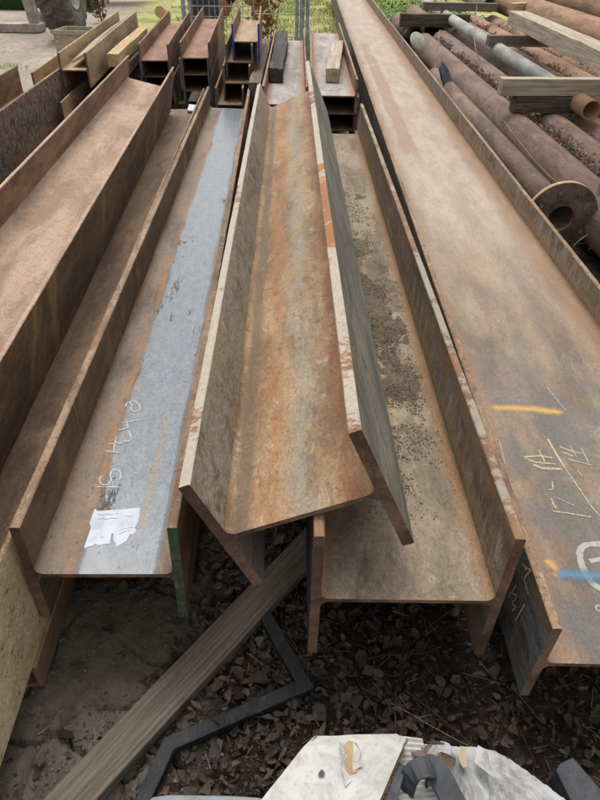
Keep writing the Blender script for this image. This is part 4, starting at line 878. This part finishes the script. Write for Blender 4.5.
# concrete lump
def rock(name,label,p,s,mat,cat='rock'):
    bm=bmesh.new(); bmesh.ops.create_icosphere(bm,subdivisions=3,radius=1)
    for v in bm.verts:
        v.co*=1+.35*noise.noise(v.co*1.6+Vector(p)); v.co.x*=s[0]; v.co.y*=s[1]; v.co.z*=s[2]
    return tag(link(name,bm,mat,smooth=True,loc=p),label,cat)
mRock=paperm('grey rubble',S(150,144,136),S(124,118,110),S(100,94,86),30)
p=at(40,26,0); rock('rubble_lump','grey lump of rubble on the dirt beside the tractor wheel',(p.x,p.y,.12),(.22,.16,.15),mRock)
p=at(46,22,0); rock('rubble_lump','darker rubble lump tucked against the tractor wheel',(p.x,p.y+.1,.1),(.13,.16,.14),steel('dark rubble',S(90,86,84),S(70,66,64),S(100,92,84),S(120,114,108),170))
# wooden crate
cp=on_plane(82,50,Vector((0,9.2,0)),Vector((0,1,0)))
ct=empty('wooden_crate',(cp.x,9.2,0),'open pale wooden crate standing between the dirt yard and the ochre beams','crate',rot=(0,0,R(-8)))
for (n_,m_) in (('front_panel',Matrix.Translation((0,-.2,.22))@Matrix.Diagonal((.5,.02,.40,1))),('back_panel',Matrix.Translation((0,.2,.22))@Matrix.Diagonal((.5,.02,.40,1))),('side_panel',Matrix.Translation((-.24,0,.22))@Matrix.Diagonal((.02,.378,.40,1))),('side_panel',Matrix.Translation((.24,0,.22))@Matrix.Diagonal((.02,.378,.40,1))),('bottom_panel',Matrix.Translation((0,0,.03))@Matrix.Diagonal((.458,.376,.02,1))),('rim_batten',Matrix.Translation((0,-.222,.40))@Matrix.Diagonal((.54,.022,.045,1)))):
    bm=bmesh.new(); bmesh.ops.create_cube(bm,size=1,matrix=m_); bmesh.ops.bevel(bm,geom=bm.edges,offset=.003); link(n_,bm,wPale if n_!='bottom_panel' else wRot,ct)
# log round
p=at(163,14,.1); bm=bmesh.new(); bmesh.ops.create_cone(bm,cap_ends=True,segments=24,radius1=.11,radius2=.1,depth=.6,matrix=Matrix.Rotation(R(80),4,'X')); tag(link('log',bm,wPine,loc=(p.x,p.y,.11)),'short round log lying on the grass behind the ochre beams','log')
# dead weed stalk near the wheel
def stalk(label,p,h,n,mat,spread=.1,ls=.05):
    o=empty('dead_plant',p,label,'dead plant'); bm=bmesh.new(); random.seed(int(h*100))
    for i in range(7): add_twig(bm,(random.gauss(0,.03),random.gauss(0,.03),0),(random.uniform(-.25,.25),random.uniform(-.25,.25),1),h*random.uniform(.7,1),.006,.2)
    link('stems',bm,mTwig,o); bm=bmesh.new()
    for i in range(n): z=random.uniform(.08,h); add_leaf(bm,(random.gauss(0,spread),random.gauss(0,spread),z),ls*random.uniform(.6,1.3),1.)
    link('withered_leaves',bm,mat,o,smooth=True)
mWith=leafmat('withered leaves',[S(120,88,72),S(96,70,60),S(150,116,90),S(70,54,46)]); mWithO=leafmat('dry tan leaves',[S(168,124,92),S(140,98,74),S(190,150,116),S(110,80,62)])
p=at(101,22,0); stalk('dark withered weed stalk standing right of the tractor wheel',(p.x,p.y,0),1.0,260,mWith,.09,.07)
p=on_plane(266,30,Vector((0,10.2,0)),Vector((0,1,0))); stalk('tan withered plant against the strand wires of the fence',(p.x,10.2,0),1.05,320,mWithO,.1,.08)
# hens
mHen=leafmat('russet hen feathers',[S(176,112,66),S(150,92,54),S(190,130,82),S(120,72,44)]); mHenD=leafmat('dark hen tail',[S(60,48,42),S(48,38,34),S(80,60,50),S(40,32,28)]); mLeg=leafmat('yellow hen legs',[S(196,160,84),S(180,140,70),S(206,170,96),S(150,120,60)]); mComb=leafmat('red comb',[S(176,50,40),S(160,44,36),S(186,60,48),S(140,38,30)])
def hen(label,p,rz,s=1.,tint=mHen):
    o=empty('hen',p,label,'hen','hens behind the fence',rot=(0,0,rz)); o.scale=(s,s,s)
    me=bpy.data.meshes.new('body'); V=[(0,0,.27),(-.12,0,.29),(-.2,0,.34),(.10,0,.27),(.17,0,.34),(.19,0,.43),(.2,0,.485),(.245,0,.475)]; Ed=[(0,1),(1,2),(0,3),(3,4),(4,5),(5,6),(6,7)]; Rd=[.115,.09,.035,.095,.062,.038,.034,.012]
    me.from_pydata(V,Ed,[]); b=bpy.data.objects.new('body',me); COL.objects.link(b); b.parent=o
    md=b.modifiers.new('skin','SKIN'); 
    for i,r in enumerate(Rd): me.skin_vertices[0].data[i].radius=(r,r)
    me.skin_vertices[0].data[0].use_root=True; b.modifiers.new('sub','SUBSURF').levels=2; b.modifiers['sub'].render_levels=2; me.materials.append(tint)
    bpy.context.view_layer.update(); dg=bpy.context.evaluated_depsgraph_get(); nm=bpy.data.meshes.new_from_object(b.evaluated_get(dg)); b.modifiers.clear(); b.data=nm; nm.name='body'
    for f in nm.polygons: f.use_smooth=True
    if not nm.materials: nm.materials.append(tint)
    bm=bmesh.new()
    for i in range(16):
        a=random.uniform(-.35,.35); t=random.uniform(.5,1.1); q=Vector((-.16,a*.12,.33)); e=q+Vector((-.16*math.cos(t),a*.14,.16*math.sin(t)*1.2)); sd=Vector((.02,.004,.03)); v=[bm.verts.new(x) for x in(q-sd,q+sd,e+sd,e-sd*.4)]; bm.faces.new(v)
    link('tail',bm,mHenD,o)
    for sy in (-.045,.045):
        bm=bmesh.new(); rod(bm,(.0,sy,.18),(.015,sy,.02),.009)
        for dx,dy in((.06,0),(.05,.03),(.05,-.03),(-.03,0)): rod(bm,(.015,sy,.014),(.015+dx,sy+dy,.006),.006,5)
        link('leg',bm,mLeg,o)
    bm=bmesh.new(); bmesh.ops.create_uvsphere(bm,u_segments=10,v_segments=6,radius=.02,matrix=Matrix.Translation((.205,0,.525))@Matrix.Diagonal((1.5,.3,1,1))); link('comb',bm,mComb,o)
    bm=bmesh.new(); bmesh.ops.create_cone(bm,cap_ends=True,segments=8,radius1=.011,radius2=.001,depth=.035,matrix=Matrix.Translation((.262,0,.475))@Matrix.Rotation(R(95),4,'Y')); link('beak',bm,mLeg,o)
p=at(232,17,0); hen('russet brown hen standing behind the wire mesh, side on',(p.x+.03,p.y-3.4,0),R(160),1.7)
p=at(268,5,0); hen('smaller tan hen farther back on the grass by the strand wires',(p.x-.1,p.y-3.4,0),R(60),1.5,mWithO)
# small white scrap on the dark beam web
bpy.context.view_layer.update()
slab('paper_scrap','small crumpled white paper scrap on the far end of the low dark brown beam','paper scrap',[at(187,110,.30),at(197,111,.30),at(198,105,.30),at(189,104,.30)],.283,.300,mPaper,.003)
# distant tree line so the yard does not end at nothing
mBark=wood('tree bark',S(110,96,80),S(84,72,60),S(60,52,44),40); mCr=grassmat('tree foliage',S(70,92,44),S(52,74,36),S(92,112,56))
def tree(p,h,label,seed):
    random.seed(seed); o=empty('tree',p,label,'tree','trees beyond the yard')
    bm=bmesh.new(); add_twig(bm,(0,0,0),(0,0,1),h*.6,.16,.1,8,8)
    for i in range(6): a=random.uniform(0,6.3); add_twig(bm,(0,0,h*random.uniform(.25,.5)),(math.cos(a),math.sin(a),.9),h*.4,.06,.3,6,6)
    link('trunk',bm,mBark,o); bm=bmesh.new()
    for c in range(26):
        a=random.uniform(0,6.3); r=random.uniform(0,h*.3); cc=Vector((r*math.cos(a),r*math.sin(a),h*random.uniform(.45,.98)))
        for i in range(110): add_weed_leaf(bm,cc+Vector([random.gauss(0,h*.06) for _ in range(3)]),random.uniform(.12,.26))
    link('crown',bm,mCr,o)
for i,(x,y,h) in enumerate(((-14,34,6),(-5,38,7),(4,36,6.5),(13,33,7))): tree((x,y,0),h,('leftmost of the leafy trees beyond the yard','leafy tree beyond the yard behind the fence','leafy tree straight beyond the longest beam','rightmost of the leafy trees beyond the pipes')[i],i+20)
# ------------------------------------------------------------------ light
w=bpy.data.worlds.new('World'); sc.world=w; w.use_nodes=True; t=w.node_tree; bg=t.nodes['Background']; sky=t.nodes.new('ShaderNodeTexSky'); sky.sky_type='NISHITA'; sky.sun_disc=False
EL,AZ=R(66),R(-12); sky.sun_elevation=EL; sky.sun_rotation=AZ; sky.air_density=1.; sky.dust_density=3.; sky.ozone_density=1.
hs=t.nodes.new('ShaderNodeHueSaturation'); hs.inputs['Saturation'].default_value=.10; t.links.new(sky.outputs[0],hs.inputs['Color']); t.links.new(hs.outputs[0],bg.inputs[0]); bg.inputs[1].default_value=.15
sd=bpy.data.lights.new('sun','SUN'); so=bpy.data.objects.new('sun',sd); COL.objects.link(so); sd.energy=1.0; sd.angle=R(30); sd.color=(1,.965,.92)
dirv=Vector((math.sin(AZ)*math.cos(EL),math.cos(AZ)*math.cos(EL),math.sin(EL))); so.rotation_euler=dirv.to_track_quat('Z','Y').to_euler(); so.location=(0,0,10)
vs=sc.view_settings; vs.view_transform='Standard'; vs.look='None'; vs.gamma=1; vs.use_curve_mapping=False; vs.exposure=0.82
sc.cycles.max_bounces=6
